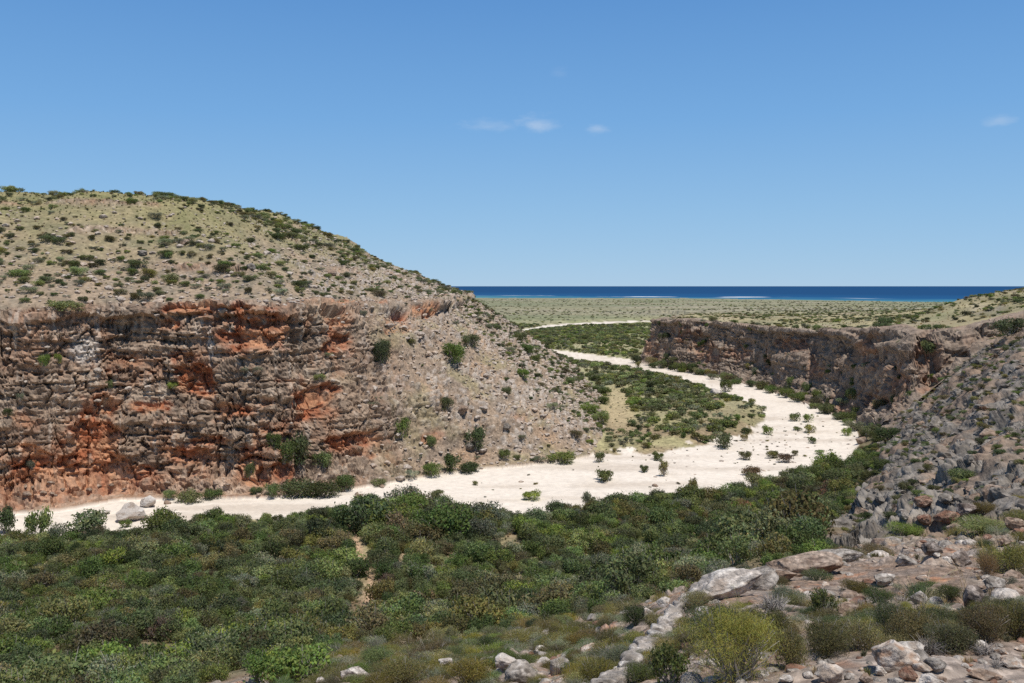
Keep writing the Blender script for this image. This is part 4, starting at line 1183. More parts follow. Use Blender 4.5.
# loose stones on the pink slope and the hill
p = candidates(-220, 60, 160, 420, 1.3)
h = height(p); zz = ground(p[:, 0], p[:, 1])
keep = (h['zone'] == 1) & (rng.random(len(p)) < np.where(h['up'] < 1, np.maximum(1.0 * h['sl'], .7 * (h['up'] > -4)), .55 * sstep(75, 5, h['up'])))
p, zz = p[keep], zz[keep]
rad = np.exp(rng.normal(-1.2, .6, len(p))).clip(.12, 1.3)
scatter_stuff('loose_stones', np.column_stack([p, zz + .03]), rad, ['slope_stone'], np.zeros(len(p), int), 'loose pinkish and grey stones strewn over the slope', 'stones', .8)
# boulders on the hillside and at the foot of the cliffs: px, py, width in pixels, kind, label
for a, b_, w_, kd, lab in [
                           (106, 514, 10, 'rubble_pale', 'small pale stone beside the big boulder on the white gravel'), (168, 505, 9, 'rubble_brown', 'small brown block at the cliff foot right of the pale boulder'),
                           (715, 395, 14, 'rubble_pale', 'pale block at the foot of the far dark wall'), (862, 443, 16, 'rubble_brown', 'brown block where the riverbed meets the rubble slope'), (870, 436, 14, 'rubble_grey', 'grey block at the outer edge of the river bend'),
                           (715, 402, 9, 'rubble_brown', 'lone brown stone in the narrow upper riverbed'), (655, 487, 7, 'rubble_brown', 'small brown stone on the white gravel near the twin bushes'),
                           (505, 430, 12, 'rubble_grey', 'grey boulder half way up the stony slope'), (553, 405, 12, 'rubble_brown', 'brown boulder near the edge of the stony slope'), (470, 448, 14, 'rubble_grey', 'grey boulder low on the stony slope above the riverbed'), (462, 412, 16, 'rubble_brown', 'brown boulder beside the lower cliff end'),
                           (185, 245, 12, 'rubble_brown', 'brown rock breaking through the hill grass'), (330, 276, 14, 'rubble_brown', 'brown rock in the dark ledge high on the hill'), (142, 256, 12, 'rubble_grey', 'grey rock in the pale ledge below the hill bushes'), (250, 268, 13, 'rubble_grey', 'grey rock on the hill above the red hollow')]:
    q = hit(a, b_); s = w_ / 2 * q[1] / FOC
    boulder(kd, q, (s, s * .9, s * .85), lab, sink=.3)
for nm, sel, cnt, col_, lab, grp in [('hill', (60, 240, 160, 28), 26, 'slope_stone', 'low outcrop boulder on the pinkish belt of the hill above the cliff', 'outcrop boulders on the hill'), ('foot', (200, 492, 200, 6), 34, 'rubble_brown', 'brown fallen block at the foot of the red cliff', 'fallen blocks under the cliff')]:
    for i in range(cnt):
        q = hit(sel[0] + rng.uniform(-1, 1) * sel[2], sel[1] + rng.uniform(-1, 1) * sel[3]); s = rng.uniform(.3, .9)
        boulder(col_, q, (s, s, s * .8), lab, grp)

# ------------------------------------------------------------------ shrubs on the cliffs, one clump at a time: px, py of the foot, width, height in pixels, kind
CL = [(285, 462, 26, 34, 'dense_dark'), (303, 466, 30, 40, 'dense_dark'), (322, 466, 20, 24, 'dense_mid'), (275, 446, 16, 18, 'dense_mid'), (296, 498, 34, 22, 'dense_dark'), (322, 498, 38, 24, 'dense_dark'), (345, 490, 26, 20, 'dense_dark'), (272, 498, 16, 18, 'dense_dark'),
      (190, 503, 30, 20, 'dense_mid'), (212, 500, 22, 14, 'dense_dark'), (168, 500, 18, 10, 'dense_mid'), (248, 478, 11, 24, 'dense_mid'), (256, 495, 14, 12, 'dense_dark'), (380, 363, 20, 26, 'dense_dark'), (384, 350, 14, 16, 'dense_dark'), (455, 362, 30, 26, 'dense_mid'), (470, 348, 22, 18, 'dense_mid'),
      (403, 440, 22, 26, 'dense_mid'), (432, 446, 14, 16, 'dense_mid'), (476, 450, 22, 28, 'dense_dark'), (452, 474, 20, 26, 'dense_dark'), (448, 410, 14, 16, 'dense_dark'), (430, 474, 22, 14, 'dense_dark'), (412, 478, 16, 10, 'dense_grey'), (470, 472, 26, 14, 'dense_dark'), (378, 487, 18, 10, 'dense_mid'), (505, 458, 14, 12, 'dense_mid'), (560, 464, 28, 16, 'dense_mid'), (540, 462, 14, 10, 'dense_grey'),
      (252, 374, 22, 12, 'dense_grey'), (44, 366, 14, 16, 'dense_mid'), (58, 364, 9, 12, 'dense_mid'), (20, 402, 10, 11, 'dense_grey'), (110, 388, 10, 12, 'dense_mid'), (30, 470, 15, 14, 'dense_grey'), (8, 418, 10, 10, 'dense_dark'), (172, 388, 12, 10, 'dense_mid'), (68, 310, 34, 14, 'dense_mid'), (430, 316, 12, 9, 'dense_grey'), (332, 358, 10, 8, 'dense_grey'), (322, 380, 12, 8, 'dense_mid'),
      (375, 408, 12, 10, 'dense_grey'), (412, 345, 11, 9, 'dense_olive'), (508, 352, 14, 10, 'dense_grey'), (522, 378, 14, 12, 'dense_mid'), (506, 395, 12, 11, 'dense_mid'), (540, 388, 12, 9, 'dense_olive'), (552, 410, 16, 12, 'dense_grey'), (575, 440, 16, 12, 'dense_olive'), (520, 440, 12, 9, 'dense_grey'), (600, 424, 22, 16, 'dense_mid'), (588, 412, 20, 14, 'dense_mid'), (604, 405, 14, 12, 'dense_dark'),
      (490, 330, 12, 8, 'dense_grey'), (527, 352, 22, 14, 'dense_mid'), (518, 340, 18, 12, 'dense_mid'), (535, 362, 16, 10, 'dense_mid'), (570, 385, 14, 10, 'dense_mid'), (365, 318, 12, 12, 'dense_grey')]
for a, b_, w_, h_, kd in CL:
    q = hit(a, b_); rr_ = w_ / 2 * q[1] / FOC * 1.12
    steep = a < 400 and b_ < 480
    where = 'clinging to a ledge of the red cliff' if steep else ('at the foot of the red cliff, beside the white gravel' if a < 480 else 'on the stony slope above the riverbed')
    plant(kd, q, rr_, h_ / w_ * 1.25, 'cliff_shrub', '%s shrub %s' % (NW[kd], where), 'shrub', 'shrubs on the red cliff' if steep else 'shrubs along the cliff foot', .1)
RW_ = []
for a, b_ in [(642, 366), (650, 368), (660, 368), (672, 371), (684, 372), (694, 375), (704, 376), (716, 380), (727, 382), (740, 385), (752, 388), (764, 390), (776, 393), (786, 396), (798, 402), (812, 408), (826, 414), (838, 420), (848, 424), (858, 430), (866, 436), (876, 440), (820, 402), (835, 408), (846, 402), (858, 415), (870, 420), (790, 388), (809, 375), (700, 368), (678, 366), (770, 380), (756, 378),
              (900, 352), (930, 350), (805, 392), (925, 352), (895, 405), (882, 415), (910, 400), (745, 372), (665, 362), (880, 330), (665, 340)]:
    for j in range(2):
        RW_.append((a + rng.uniform(-5, 5), b_ + rng.uniform(-3, 2), rng.uniform(9, 19) * (1.2 if a > 780 else 1), ['dense_dark', 'dense_mid', 'dense_dark', 'dense_grey', 'dense_olive'][int(rng.integers(5))]))
for a in np.arange(655, 960, 5.5):      # along the brow of the wall
    RW_.append((a + rng.uniform(-3, 3), np.interp(a, [655, 700, 760, 850, 960], [324, 325, 328, 331, 330]) + rng.uniform(-1, 6), rng.uniform(6, 13), ['dense_mid', 'dense_olive', 'dense_dark', 'dense_grey'][int(rng.integers(4))]))
for i in range(40):
    a = rng.uniform(660, 950); RW_.append((a, np.interp(a, [660, 760, 850, 950], [345, 360, 375, 365]) + rng.uniform(-14, 14), rng.uniform(6, 12), ['dense_mid', 'dense_dark', 'dense_grey'][int(rng.integers(3))]))
for a, b_, w_, kd in RW_:
    q = hit(a, b_); rr_ = w_ / 2 * q[1] / FOC
    plant(kd, q, rr_, .95, 'gorge_shrub', '%s shrub growing along the foot and clefts of the dark far wall' % NW[kd], 'shrub', 'shrubs along the dark far wall', .1)
for i in range(46):      # outer edge of the bend, between gravel and rubble
    t_ = rng.random(); a = np.interp(t_, [0, .5, 1], [876, 866, 838]) + rng.uniform(-6, 10); b_ = np.interp(t_, [0, .5, 1], [440, 470, 512])
    q = hit(a, b_); kd = ['dense_dark', 'dense_mid', 'dense_olive'][int(rng.integers(3))]
    plant(kd, q, rng.uniform(.8, 1.7), .9, 'rubble_shrub', '%s shrub crowding the lower edge of the rubble slope by the river bend' % NW[kd], 'shrub', 'shrubs at the foot of the rubble slope', .1)
for a, b_, w_, kd, lab in [(958, 482, 34, 'dense_mid', 'broad fresh green bush in the middle of the grey rubble slope'), (905, 490, 20, 'dense_olive', 'olive bush low on the rubble slope left of the broad green one'), (885, 470, 24, 'dense_dark', 'dark green bush near the lower edge of the grey rubble slope'), (1012, 335, 40, 'dense_mid', 'large green bush under the crest at the right edge'), (985, 430, 18, 'dense_olive', 'olive bush high on the rubble slope'), (890, 440, 30, 'dense_dark', 'dark bush where the far wall meets the rubble slope')]:
    q = hit(a, b_); plant(kd, q, w_ / 2 * q[1] / FOC, .8, 'rubble_shrub', lab, 'shrub', None, .1)

# ------------------------------------------------------------------ bushes standing alone on the white gravel: px, py of the foot, width, height, kind, what singles it out
def big_shrub(name, kind, loc, rad, hsc, label, seed, cat='shrub', group=None, **kw):
    """a shrub with foliage and branches of its own"""
    root = bpy.data.objects.new(name, None); COL.objects.link(root); root.location = loc; root.rotation_euler = (0, 0, rng.uniform(0, 6.28)); root.scale = (rad, rad, rad * hsc)
    lv, tw = shrub_parts(seed, **kw)
    add('foliage', mesh_from('foliage', lv[0], lv[1], FOL[kind], lv[2], smooth=False), root)
    add('branches', mesh_from('branches', tw[0], tw[1], TWIG, tw[2], smooth=False), root)
    return mark(root, label, cat, group)


ALONE = [(605, 482, 28, 11, 'mid', 'wide low double bush alone on the white gravel, left of the round dark one'), (643, 473, 13, 7, 'dark', 'small round dark bush on the white gravel between two larger ones'), (664, 477, 12, 15, 'olive', 'upright half brown bush on the white gravel near the thicket edge'),
         (439, 499, 20, 8, 'mid', 'small flat bush on the gravel in front of the stony slope'), (531, 500, 22, 9, 'mid', 'flat bush on open gravel right of the similar one under the slope'), (476, 486, 9, 4, 'olive', 'tiny olive tuft on the gravel by the foot of the slope'),
         (724, 449, 25, 14, 'mid', 'green bush with a low tail on gravel at the edge of the green bar'), (745, 461, 15, 9, 'olive', 'small olive bush on gravel in front of the tailed green one'), (772, 458, 16, 8, 'olive', 'low olive bush in the middle of the bend'), (786, 464, 17, 9, 'brown', 'rusty brown bush in the middle of the bend'), (795, 457, 9, 6, 'olive', 'tiny green bush touching the rusty one'),
         (752, 493 - 18, 22, 9, 'brown', 'reddish brown dead bush on gravel against the thicket'), (813, 444, 11, 6, 'dark', 'small dark green bush on gravel, right half of the bend'), (847, 437, 13, 8, 'mid', 'green bush nearest the outer edge of the bend'), (820, 455, 12, 5, 'mid', 'low green bush near the outer thicket edge'), (810, 433, 14, 8, 'olive', 'olive bush on gravel behind the small dark one'), (797, 432, 13, 4, 'mid', 'flat green bush on gravel at the tip of the bar'),
         (795, 421, 14, 8, 'dark', 'dark bush at the outer tip of the green bar'), (808, 423, 12, 8, 'mid', 'green bush right of the dark one at the tip of the bar'), (726, 393, 15, 12, 'dark', 'dark tree-like bush standing in the narrow upper riverbed'), (768, 436, 12, 9, 'mid', 'upright green bush on gravel at the near edge of the bar'), (744, 441, 10, 7, 'olive', 'olive bush on gravel between bar and open bed'),
         (657, 460, 16, 8, 'mid', 'fresh green bush at the near edge of the bar'), (600, 463, 14, 10, 'mid', 'green bush at the foot of the spur beside the gravel'), (645, 449, 10, 6, 'olive', 'small olive bush near the tip of the spur'), (826, 466, 9, 6, 'brown', 'small brown bush by the outer thicket'),
         (38, 541, 28, 32, 'mid', 'bright green rounded small tree on the gravel left of the wide grey-green bush'), (92, 536, 50, 24, 'dark', 'wide dark open bush on the gravel left of the pale boulder'), (6, 536, 26, 26, 'dark', 'dark bush cut by the left edge of the picture on the gravel'), (58, 545, 12, 8, 'mid', 'small green bush under the bright rounded tree'), (126, 529, 14, 8, 'mid', 'small green bush just below the largest pale boulder'), (161, 515, 9, 5, 'dark', 'tiny dark bush right of the largest pale boulder'),
         (165, 530, 34, 8, 'mid', 'long low green bush on gravel below the cliff foot shrubs'), (588, 512, 16, 20, 'grey', 'thin open sapling at the thicket edge against the gravel'), (693, 496, 13, 17, 'olive', 'upright olive bush breaking the thicket edge against the gravel')]
for i, (a, b_, w_, h_, kd, lab) in enumerate(ALONE):
    q = hit(a, b_); rr_ = w_ / 2 * q[1] / FOC
    big_shrub('gravel_shrub', kd, q - np.array([0, 0, .06 * rr_]), rr_ * 1.05, h_ / (w_ / 2) * .95, lab, 2000 + i, nleaf=1500 if w_ > 14 else 700, size=.13 if w_ > 14 else .17, nl=9, H=1.0, open_=.55 if kd == 'grey' else .1)
# pebbly debris and small herbs on the gravel
p = candidates(-20, 110, 150, 300, 2.2)
h = height(p); ppx, ppy = pixel(p, h['z'])
den = np.exp(-((ppx - 770) / 60) ** 2 - ((ppy - 450) / 22) ** 2) * .45 + .03 + .25 * np.exp(-((ppx - 660) / 60) ** 2 - ((ppy - 458) / 6) ** 2)
keep = (h['zone'] == 0) & (h['sd'] < 0) & (rng.random(len(p)) < den)
p = p[keep]; zz = ground(p[:, 0], p[:, 1])
scatter_stuff('gravel_herbs', np.column_stack([p, zz]), rng.uniform(.2, .7, len(p)), ['tuft', 'far_olive', 'far_grey', 'slope_stone', 'twigs'], pick(len(p), [.25, .2, .2, .2, .15]), 'small herbs, driftwood and stones strewn on the white gravel', 'herbs', .6)
print('plants b', time.time() - T0)

# ------------------------------------------------------------------ near the viewer: rocks
def near_rock_obj(a, b_, w_, h_, tone, label, seed, name='boulder', turn=0., deep=.8, sub=5, cuts=18, rough_=.075, tilt=0.):
    """rock whose foot is seen at (a, b_), w_ by h_ pixels large"""
    q = hit(a, b_); s = q[1] / FOC
    me = rock_mesh(name, seed, tone, sub, M_STONE, cuts=cuts, rough_=rough_, flat=1.0)
    o = add(name, me); o.scale = (w_ / 2 * s * 1.04, w_ / 2 * s * deep, h_ / 2 * s * 1.15); o.rotation_euler = (0, tilt, turn); o.location = (q[0], q[1], q[2] + h_ * .32 * s)
    return mark(o, label, 'rock' if 'ledge' in name else 'boulder')


NR_ = [(526, 684, 40, 26, T_GREY, 'rounded grey boulder at the lower edge, left of the smooth slab'), (562, 674, 32, 20, T_GREY, 'smooth grey slab right of the rounded grey boulder'), (592, 656, 24, 17, T_ORANGE, 'pale pink pointed boulder standing above the heath left of the diagonal ledge'),
       (572, 659, 9, 7, T_ORANGE, 'small orange stone on the grey slab'), (541, 657, 22, 11, T_PALE, 'pale block behind the rounded grey boulder'), (506, 668, 30, 15, T_PALE, 'whitish flat boulder left of the rounded grey boulder'), (486, 666, 20, 12, T_GREY, 'grey block next to the whitish flat boulder'),
       (355, 681, 34, 17, T_PALE, 'white boulder among the scrub at the lower edge, leftmost of the row'), (322, 685, 12, 10, T_PALE, 'small white stone left of the white boulder'), (445, 668, 18, 9, T_PALE, 'pale stone in the heath left of the rock row'), (415, 676, 16, 9, T_GREY, 'grey stone in the heath beside the dry grass stalks'), (468, 675, 14, 8, T_ORANGE, 'orange stone in the heath between pale stones'),
       (669, 607, 18, 13, T_PALE, 'pale triangular rock at the upper end of the diagonal ledge'), (652, 618, 14, 13, T_PALE, 'pale rock below the triangular one'), (830, 683, 34, 22, T_ORANGE, 'pale orange boulder alone at the lower edge'), (893, 668, 52, 32, T_ORANGE, 'largest pale boulder with an orange face in the stone heap'),
       (910, 655, 34, 20, T_PALE, 'pale slab on the back of the stone heap'), (880, 676, 13, 14, T_PALE, 'small white stone at the left foot of the stone heap'), (908, 680, 22, 16, T_RED, 'rust red stone in front of the stone heap'), (937, 670, 26, 14, T_GREY, 'oval grey stone right of the rust red stone'), (930, 684, 28, 12, T_PALE, 'flat pale stone at the lower edge below the oval grey stone'),
       (895, 686, 18, 12, T_GREY, 'grey stone below the rust red stone'), (866, 684, 18, 12, T_BROWN, 'brownish stone left of the heap at the lower edge'), (850, 680, 12, 8, T_GREY, 'little grey stone next to the pale orange boulder'), (788, 684, 18, 9, T_PALE, 'pale flat stone at the lower edge below the heath'), (980, 651, 24, 11, T_PALE, 'pale stone row in front of the right heath'),
       (1000, 655, 18, 10, T_ORANGE, 'orange tinged stone beside the pale row'), (1012, 668, 30, 12, T_ORANGE, 'low orange slab at the right edge'), (985, 680, 36, 10, T_BROWN, 'low brown slab at the lower right corner'), (970, 610, 24, 32, T_DARK, 'upright boulder with a blackened left face on the terrace'), (994, 590, 26, 17, T_GREY, 'grey block right of the blackened boulder'), (1010, 598, 30, 14, T_BROWN, 'brown block at the right edge behind the heath'),
       (935, 556, 24, 15, T_DARK, 'dark holed boulder at the back of the terrace'), (962, 566, 26, 16, T_DARK, 'dark boulder with a pale cap right of the holed one'), (905, 566, 26, 13, T_GREY, 'pale grey rock on the back of the terrace'), (1000, 570, 20, 10, T_GREY, 'grey rock beside the dark olive clump'),
       (860, 590, 18, 8, T_ORANGE, 'orange rock flush with the terrace'), (885, 585, 28, 14, T_GREY, 'grey rock behind the purple dead shrub'), (940, 600, 30, 22, T_BROWN, 'brown rock left of the blackened boulder'), (918, 604, 20, 16, T_GREY, 'grey rock under the arching dry stalks'), (848, 612, 30, 12, T_BROWN, 'brown slab behind the green sprig'), (1005, 545, 16, 9, T_BROWN, 'brown stone behind the dark olive clump'),
       (930, 512, 20, 14, T_RED, 'rust brown block at the foot of the rubble slope'), (948, 524, 26, 16, T_RED, 'rust brown block overhanging a dark hole below the rubble'), (970, 518, 26, 14, T_DARK, 'dark brown block in the row below the rubble'), (1000, 500, 28, 16, T_BROWN, 'brown block on the lower rubble at the right edge'), (925, 532, 18, 12, T_RED, 'small rust block at the terrace edge'), (955, 532, 20, 10, T_BROWN, 'small brown block at the terrace edge'),
       (905, 528, 16, 10, T_GREY, 'small grey block at the terrace edge left of the rust blocks'), (1014, 530, 22, 12, T_BROWN, 'flat brown block at the right edge behind the terrace')]
for i, (a, b_, w_, h_, tone, lab) in enumerate(NR_):
    near_rock_obj(a, b_, w_, h_, tone, lab, 4000 + i, turn=rng.uniform(-.5, .5))
near_rock_obj(132, 521, 40, 19, T_PALE, 'largest pale grey boulder lying on the white gravel under the red cliff', 4900, turn=.4, cuts=26, rough_=.08)
near_rock_obj(149, 508, 24, 13, T_PALE, 'smaller pale slab leaning behind the largest boulder under the red cliff', 4901, turn=-.5, cuts=24, rough_=.08)
# the long pale ledge along the lip of the terrace, in separate beds
for i, (a, b_, w_, h_, tone, tl_, lab) in enumerate([(722, 597, 66, 20, T_PALE, -.30, 'long pale tilted limestone bed at the lip of the terrace'), (752, 588, 56, 17, T_GREY, -.28, 'grey bed stacked on the pale tilted one'), (800, 574, 64, 17, T_BROWN, -.12, 'brown overhanging slab at the top of the ledge'), (778, 582, 30, 12, T_BROWN, -.1, 'short brown bed under the overhanging slab'),
                                                   (836, 562, 40, 11, T_GREY, -.12, 'low grey bed right of the overhanging slab')]):
    near_rock_obj(a, b_, w_ * 1.35, h_ * 1.3, tone, lab, 5000 + i, 'rock_ledge', turn=0, deep=.6, cuts=16, rough_=.07, tilt=tl_)
# pale rib of bedrock running down from the ledge
rp = [(716, 590, 13), (700, 599, 15), (690, 606, 16), (679, 618, 15), (668, 632, 18), (657, 645, 17), (645, 656, 20), (633, 668, 20), (620, 681, 22)]
pts = np.array([hit(a, b_) for a, b_, _ in rp]); pts = np.vstack([pts, pts[-1] + (pts[-1] - pts[-2]) * 1.2]); hw = np.array([w_ / 2 * q[1] / FOC for (a, b_, w_), q in zip(rp, pts)] + [.1])
L_n, W_n = 420, 56
tt = np.linspace(0, len(pts) - 1, L_n)
cc = np.stack([np.interp(tt, np.arange(len(pts)), pts[:, k_]) for k_ in range(3)], -1); hh = np.interp(tt, np.arange(len(pts)), hw)
kr = np.hanning(31); kr /= kr.sum()
cc = np.stack([np.convolve(np.pad(cc[:, k_], 15, mode='edge'), kr, 'valid') for k_ in range(3)], -1)
td = unit(np.gradient(cc, axis=0)); sdv = unit(np.cross(td, [0, 0, 1])); upv = np.cross(sdv, td)
aa = np.linspace(-.2 * PI, 1.2 * PI, W_n)
prof = np.stack([np.cos(aa), np.sin(aa)], -1); prof = np.sign(prof) * np.abs(prof) ** .6
V_ = cc[:, None] + hh[:, None, None] * (1.25 * sdv[:, None] * prof[None, :, :1] + 1.0 * upv[:, None] * prof[None, :, 1:])
nv = (sdv[:, None] * prof[None, :, :1] + upv[:, None] * prof[None, :, 1:]).reshape(-1, 3); V_ = V_.reshape(-1, 3); hs_ = np.repeat(hh, W_n)
q1, q2, qc = worley(V_[:, 0] * 4, V_[:, 1] * 4, V_[:, 2] * 5)
dq = .55 * (qc - .5) * sstep(0, .3, q2 - q1) - .35 * sstep(.14, 0, q2 - q1) + .5 * fbm(V_[:, 0] * 7, V_[:, 1] * 7, V_[:, 2] * 7, 5) + .5 * fbm(V_[:, 0] * 1.7, V_[:, 1] * 1.7, V_[:, 2] * 1.7, 2)
V_ = V_ + nv * (dq * hs_)[:, None]
tn = mix(np.tile(np.array(T_PALE[0]) * .82, (len(V_), 1)), np.array(T_GREY[0]), sstep(-.1, .3, fbm(V_[:, 0] * 3, V_[:, 1] * 3, V_[:, 2] * 3, 4)))
tn = mix(tn, np.array([.15, .125, .105]), sstep(.08, .4, fbm(V_[:, 0] * 2.2 + 4, V_[:, 1] * 2.2, V_[:, 2] * 2.2, 4)) * .6)
tn = mix(tn, np.array(T_PALE[1]) * .9, sstep(.12, .4, fbm(V_[:, 0] * 6 + 9, V_[:, 1] * 6, V_[:, 2] * 6, 4)))
iv = np.arange(L_n * W_n).reshape(L_n, W_n)
mark(add('rock_ledge', mesh_from('rock_ledge', V_, np.stack([iv[:-1, :-1], iv[1:, :-1], iv[1:, 1:], iv[:-1, 1:]], -1).reshape(-1, 4), M_STONE, tn)), 'long pale rib of fractured bedrock running down from the ledge to the lower edge', 'rock')
# pebbles and broken stone on the terrace
n = 3400
th_ = rng.uniform(.02, .60, n); dd = np.exp(rng.uniform(math.log(4.3), math.log(30), n))
p = np.stack([th_ * dd, dd], -1); h = height(p); zz = ground(p[:, 0], p[:, 1])
keep = (h['zone'] == 3) & (rng.random(n) < .4 + .8 * f2(p, 1.6, 3))
p, zz, dd = p[keep], zz[keep], dd[keep]
rad = np.exp(rng.normal(0, .5, len(p))) * np.interp(dd, [4, 12, 30], [.022, .05, .14])
scatter_stuff('pebbles', np.column_stack([p, zz + rad * .15]), rad, ['pebble'], np.zeros(len(p), int), 'broken stones and pebbles lying on the reddish terrace', 'pebbles', .75)

# ------------------------------------------------------------------ near the viewer: heath and grass
SH = [(732, 690, 96, 74, 'lime', 'fine', 'bright lime green feathery bush at the lower edge, greenest of the foreground'), (672, 688, 46, 44, 'dark', 'open', 'dark green bush with bare grey stems left of the lime green one'), (640, 690, 34, 26, 'mid', 'fine', 'green low bush at the foot of the diagonal rib'), (715, 642, 62, 40, 'dark', 'fine', 'dark rounded bush behind the lime green one'),
      (765, 642, 50, 38, 'olive', 'fine', 'olive bush right of the dark rounded one'), (792, 668, 44, 44, 'moss', 'fine', 'yellow-olive heath cushion right of the lime green bush'), (825, 652, 56, 34, 'moss', 'fine', 'yellow-olive heath cushion in front of the brown slab'), (862, 650, 50, 32, 'olive', 'fine', 'olive heath cushion left of the stone heap'), (890, 630, 34, 34, 'mid', 'fine', 'fresh green sprig rising from the heath'),
      (826, 618, 30, 32, 'mid', 'open', 'light green leafy sprig on the left part of the heath'), (915, 640, 56, 34, 'moss', 'fine', 'yellow-olive cushion behind the stone heap'), (950, 652, 50, 34, 'olive', 'fine', 'olive cushion right of the stone heap'), (985, 640, 52, 40, 'moss', 'fine', 'yellow-olive cushion below the blackened boulder'), (1015, 640, 44, 44, 'olive', 'fine', 'olive cushion at the right edge of the heath'), (945, 628, 40, 24, 'dark', 'fine', 'dark cushion in the middle of the heath'),
      (1008, 574, 56, 32, 'olive', 'fine', 'dark olive clump at the right edge of the terrace'), (988, 578, 22, 26, 'brown', 'fine', 'rusty brown clump beside the dark olive one'), (845, 560, 44, 14, 'olive', 'fine', 'low olive mat at the left lip of the terrace'), (878, 556, 36, 12, 'moss', 'fine', 'low yellow-olive mat on the back of the terrace'), (905, 536, 40, 12, 'mid', 'fine', 'green mat below the grey boulders'), (985, 532, 60, 14, 'mid', 'fine', 'long green mat between terrace and rubble at right'), (1018, 526, 40, 16, 'olive', 'fine', 'olive mat at the right edge under the rubble'),
      (600, 690, 40, 30, 'moss', 'fine', 'yellow-olive heath below the smooth grey slab'), (577, 684, 34, 22, 'moss', 'fine', 'mossy heath between slab and diagonal rib'), (620, 668, 40, 24, 'grey', 'fine', 'grey heath left of the diagonal rib'), (612, 646, 36, 18, 'moss', 'fine', 'yellow-olive heath above the pink pointed boulder'), (560, 648, 40, 16, 'moss', 'fine', 'mossy heath behind the small orange stone'), (640, 626, 34, 24, 'dark', 'fine', 'dark heath beside the pale triangular rock'),
      (470, 688, 50, 26, 'moss', 'fine', 'yellow-olive heath at the lower edge under the pale stones'), (405, 690, 50, 26, 'olive', 'fine', 'olive heath at the foot of the dry stalks'), (430, 660, 44, 18, 'moss', 'fine', 'mossy heath behind the pale stones'), (520, 648, 36, 16, 'olive', 'fine', 'olive heath behind the rock row'), (380, 668, 40, 22, 'mid', 'fine', 'green heath right of the white boulder'), (300, 694, 74, 42, 'mid', 'open', 'large leaved dark bush at the lower edge left of the white boulder'),
      (255, 694, 50, 30, 'dark', 'open', 'dark leafy bush at the lower edge in the left half'), (700, 608, 30, 20, 'olive', 'fine', 'olive tuft against the pale tilted bed'), (790, 604, 44, 20, 'grey', 'fine', 'grey twiggy heath on the flat behind the ledge'), (1000, 622, 40, 20, 'moss', 'fine', 'mossy cushion right of the blackened boulder'), (870, 615, 24, 16, 'moss', 'fine', 'small mossy cushion beside the fresh green sprig')]
for i, (a, b_, w_, h_, kd, form, lab) in enumerate(SH):
    q = hit(a, min(b_, 682)) if b_ < 683 else hit(a, 682.5); s = q[1] / FOC; rr_ = w_ / 2 * s
    kw = dict(nleaf=int(min(15000, 5200 + 120 * w_)), size=.062, aspect=.3, nl=24, H=.9, spread=.8) if form == 'fine' else dict(nleaf=1500, size=.11, aspect=.55, nl=14, H=1.0, open_=.6)
    if kd == 'lime': kw = dict(nleaf=15000, size=.062, aspect=.12, nl=26, H=1.0, spread=.45, up=1.1)
    drop = max(0, (b_ - 682.5)) * s * .6
    big_shrub('heath_shrub', kd, q - np.array([0, 0, .03 + drop * .6]), rr_ * 1.1, h_ / (w_ / 2) * .86, lab, 6000 + i, **kw)
for i, (a, b_, w_, kd, lab) in enumerate([(915, 600, 46, 'twigs', 'leafless purple-grey shrub on the terrace behind the heath'), (900, 604, 30, 'twigs', 'smaller leafless shrub left of the purple-grey one'), (612, 660, 40, 'twigs', 'leafless grey shrub beside the diagonal rib'), (775, 612, 56, 'twigs', 'leafless grey bush on the flat behind the pale ledge'), (985, 655, 44, 'twigs', 'dead grey twigs in the heath behind the pale stone row'), (930, 655, 50, 'twigs', 'dead grey twigs beside the stone heap'), (660, 676, 40, 'twigs', 'dead stems in front of the dark green bush')]):
    q = hit(a, b_); rr_ = w_ / 2 * q[1] / FOC
    plant(kd, q, rr_, .8, 'dead_shrub', lab, 'dead shrub')
for i, (a, b_, hh, lab) in enumerate([(412, 672, 58, 'tall arching dry grass stalks in front of the thicket'), (745, 642, 62, 'upright dry grass stalks behind the lime green bush'), (900, 640, 60, 'dry grass stalks leaning over the heath'), (920, 625, 62, 'tall arching straw stalks across the terrace'), (965, 600, 50, 'dry stalks beside the blackened boulder'), (556, 690, 40, 'short dry stalks in the mossy heath at the lower edge'), (815, 650, 44, 'dry stalks in front of the brown slab'), (985, 572, 40, 'straw stalks beside the rusty brown clump')]):
    q = hit(a, min(b_, 682)); s = q[1] / FOC
    plant('stalks', q, hh * s, 1.0, 'dry_grass_stalks', lab, 'dry grass', k=i)
# heath filling the ground between the named bushes
n = 2600
th_ = rng.uniform(-.26, .62, n); dd = np.exp(rng.uniform(math.log(6.0), math.log(46), n))
p = np.stack([th_ * dd, dd], -1); h = height(p); zz = ground(p[:, 0], p[:, 1]); ppx, ppy = pixel(p, zz)
band = np.exp(-((ppy - np.interp(ppx, [300, 600, 760, 900, 1024], [672, 660, 636, 628, 622])) / np.interp(ppx, [300, 600, 900], [16, 20, 17])) ** 2)
clear = np.exp(-((ppx - 893) / 60) ** 2 - ((ppy - 670) / 16) ** 2) + np.exp(-((ppx - 528) / 40) ** 2 - ((ppy - 672) / 10) ** 2)
keep = (h['zone'] == 3) & (rng.random(n) < band * 1.0 + .05 - clear + .35 * ((ppx < 640) & (p[:, 1] > 18)))
p, zz = p[keep], zz[keep]; d_ = p[:, 1]
rad = rng.uniform(.5, 1.2, len(p)) * np.interp(d_, [6, 12, 40], [.13, .22, .7])
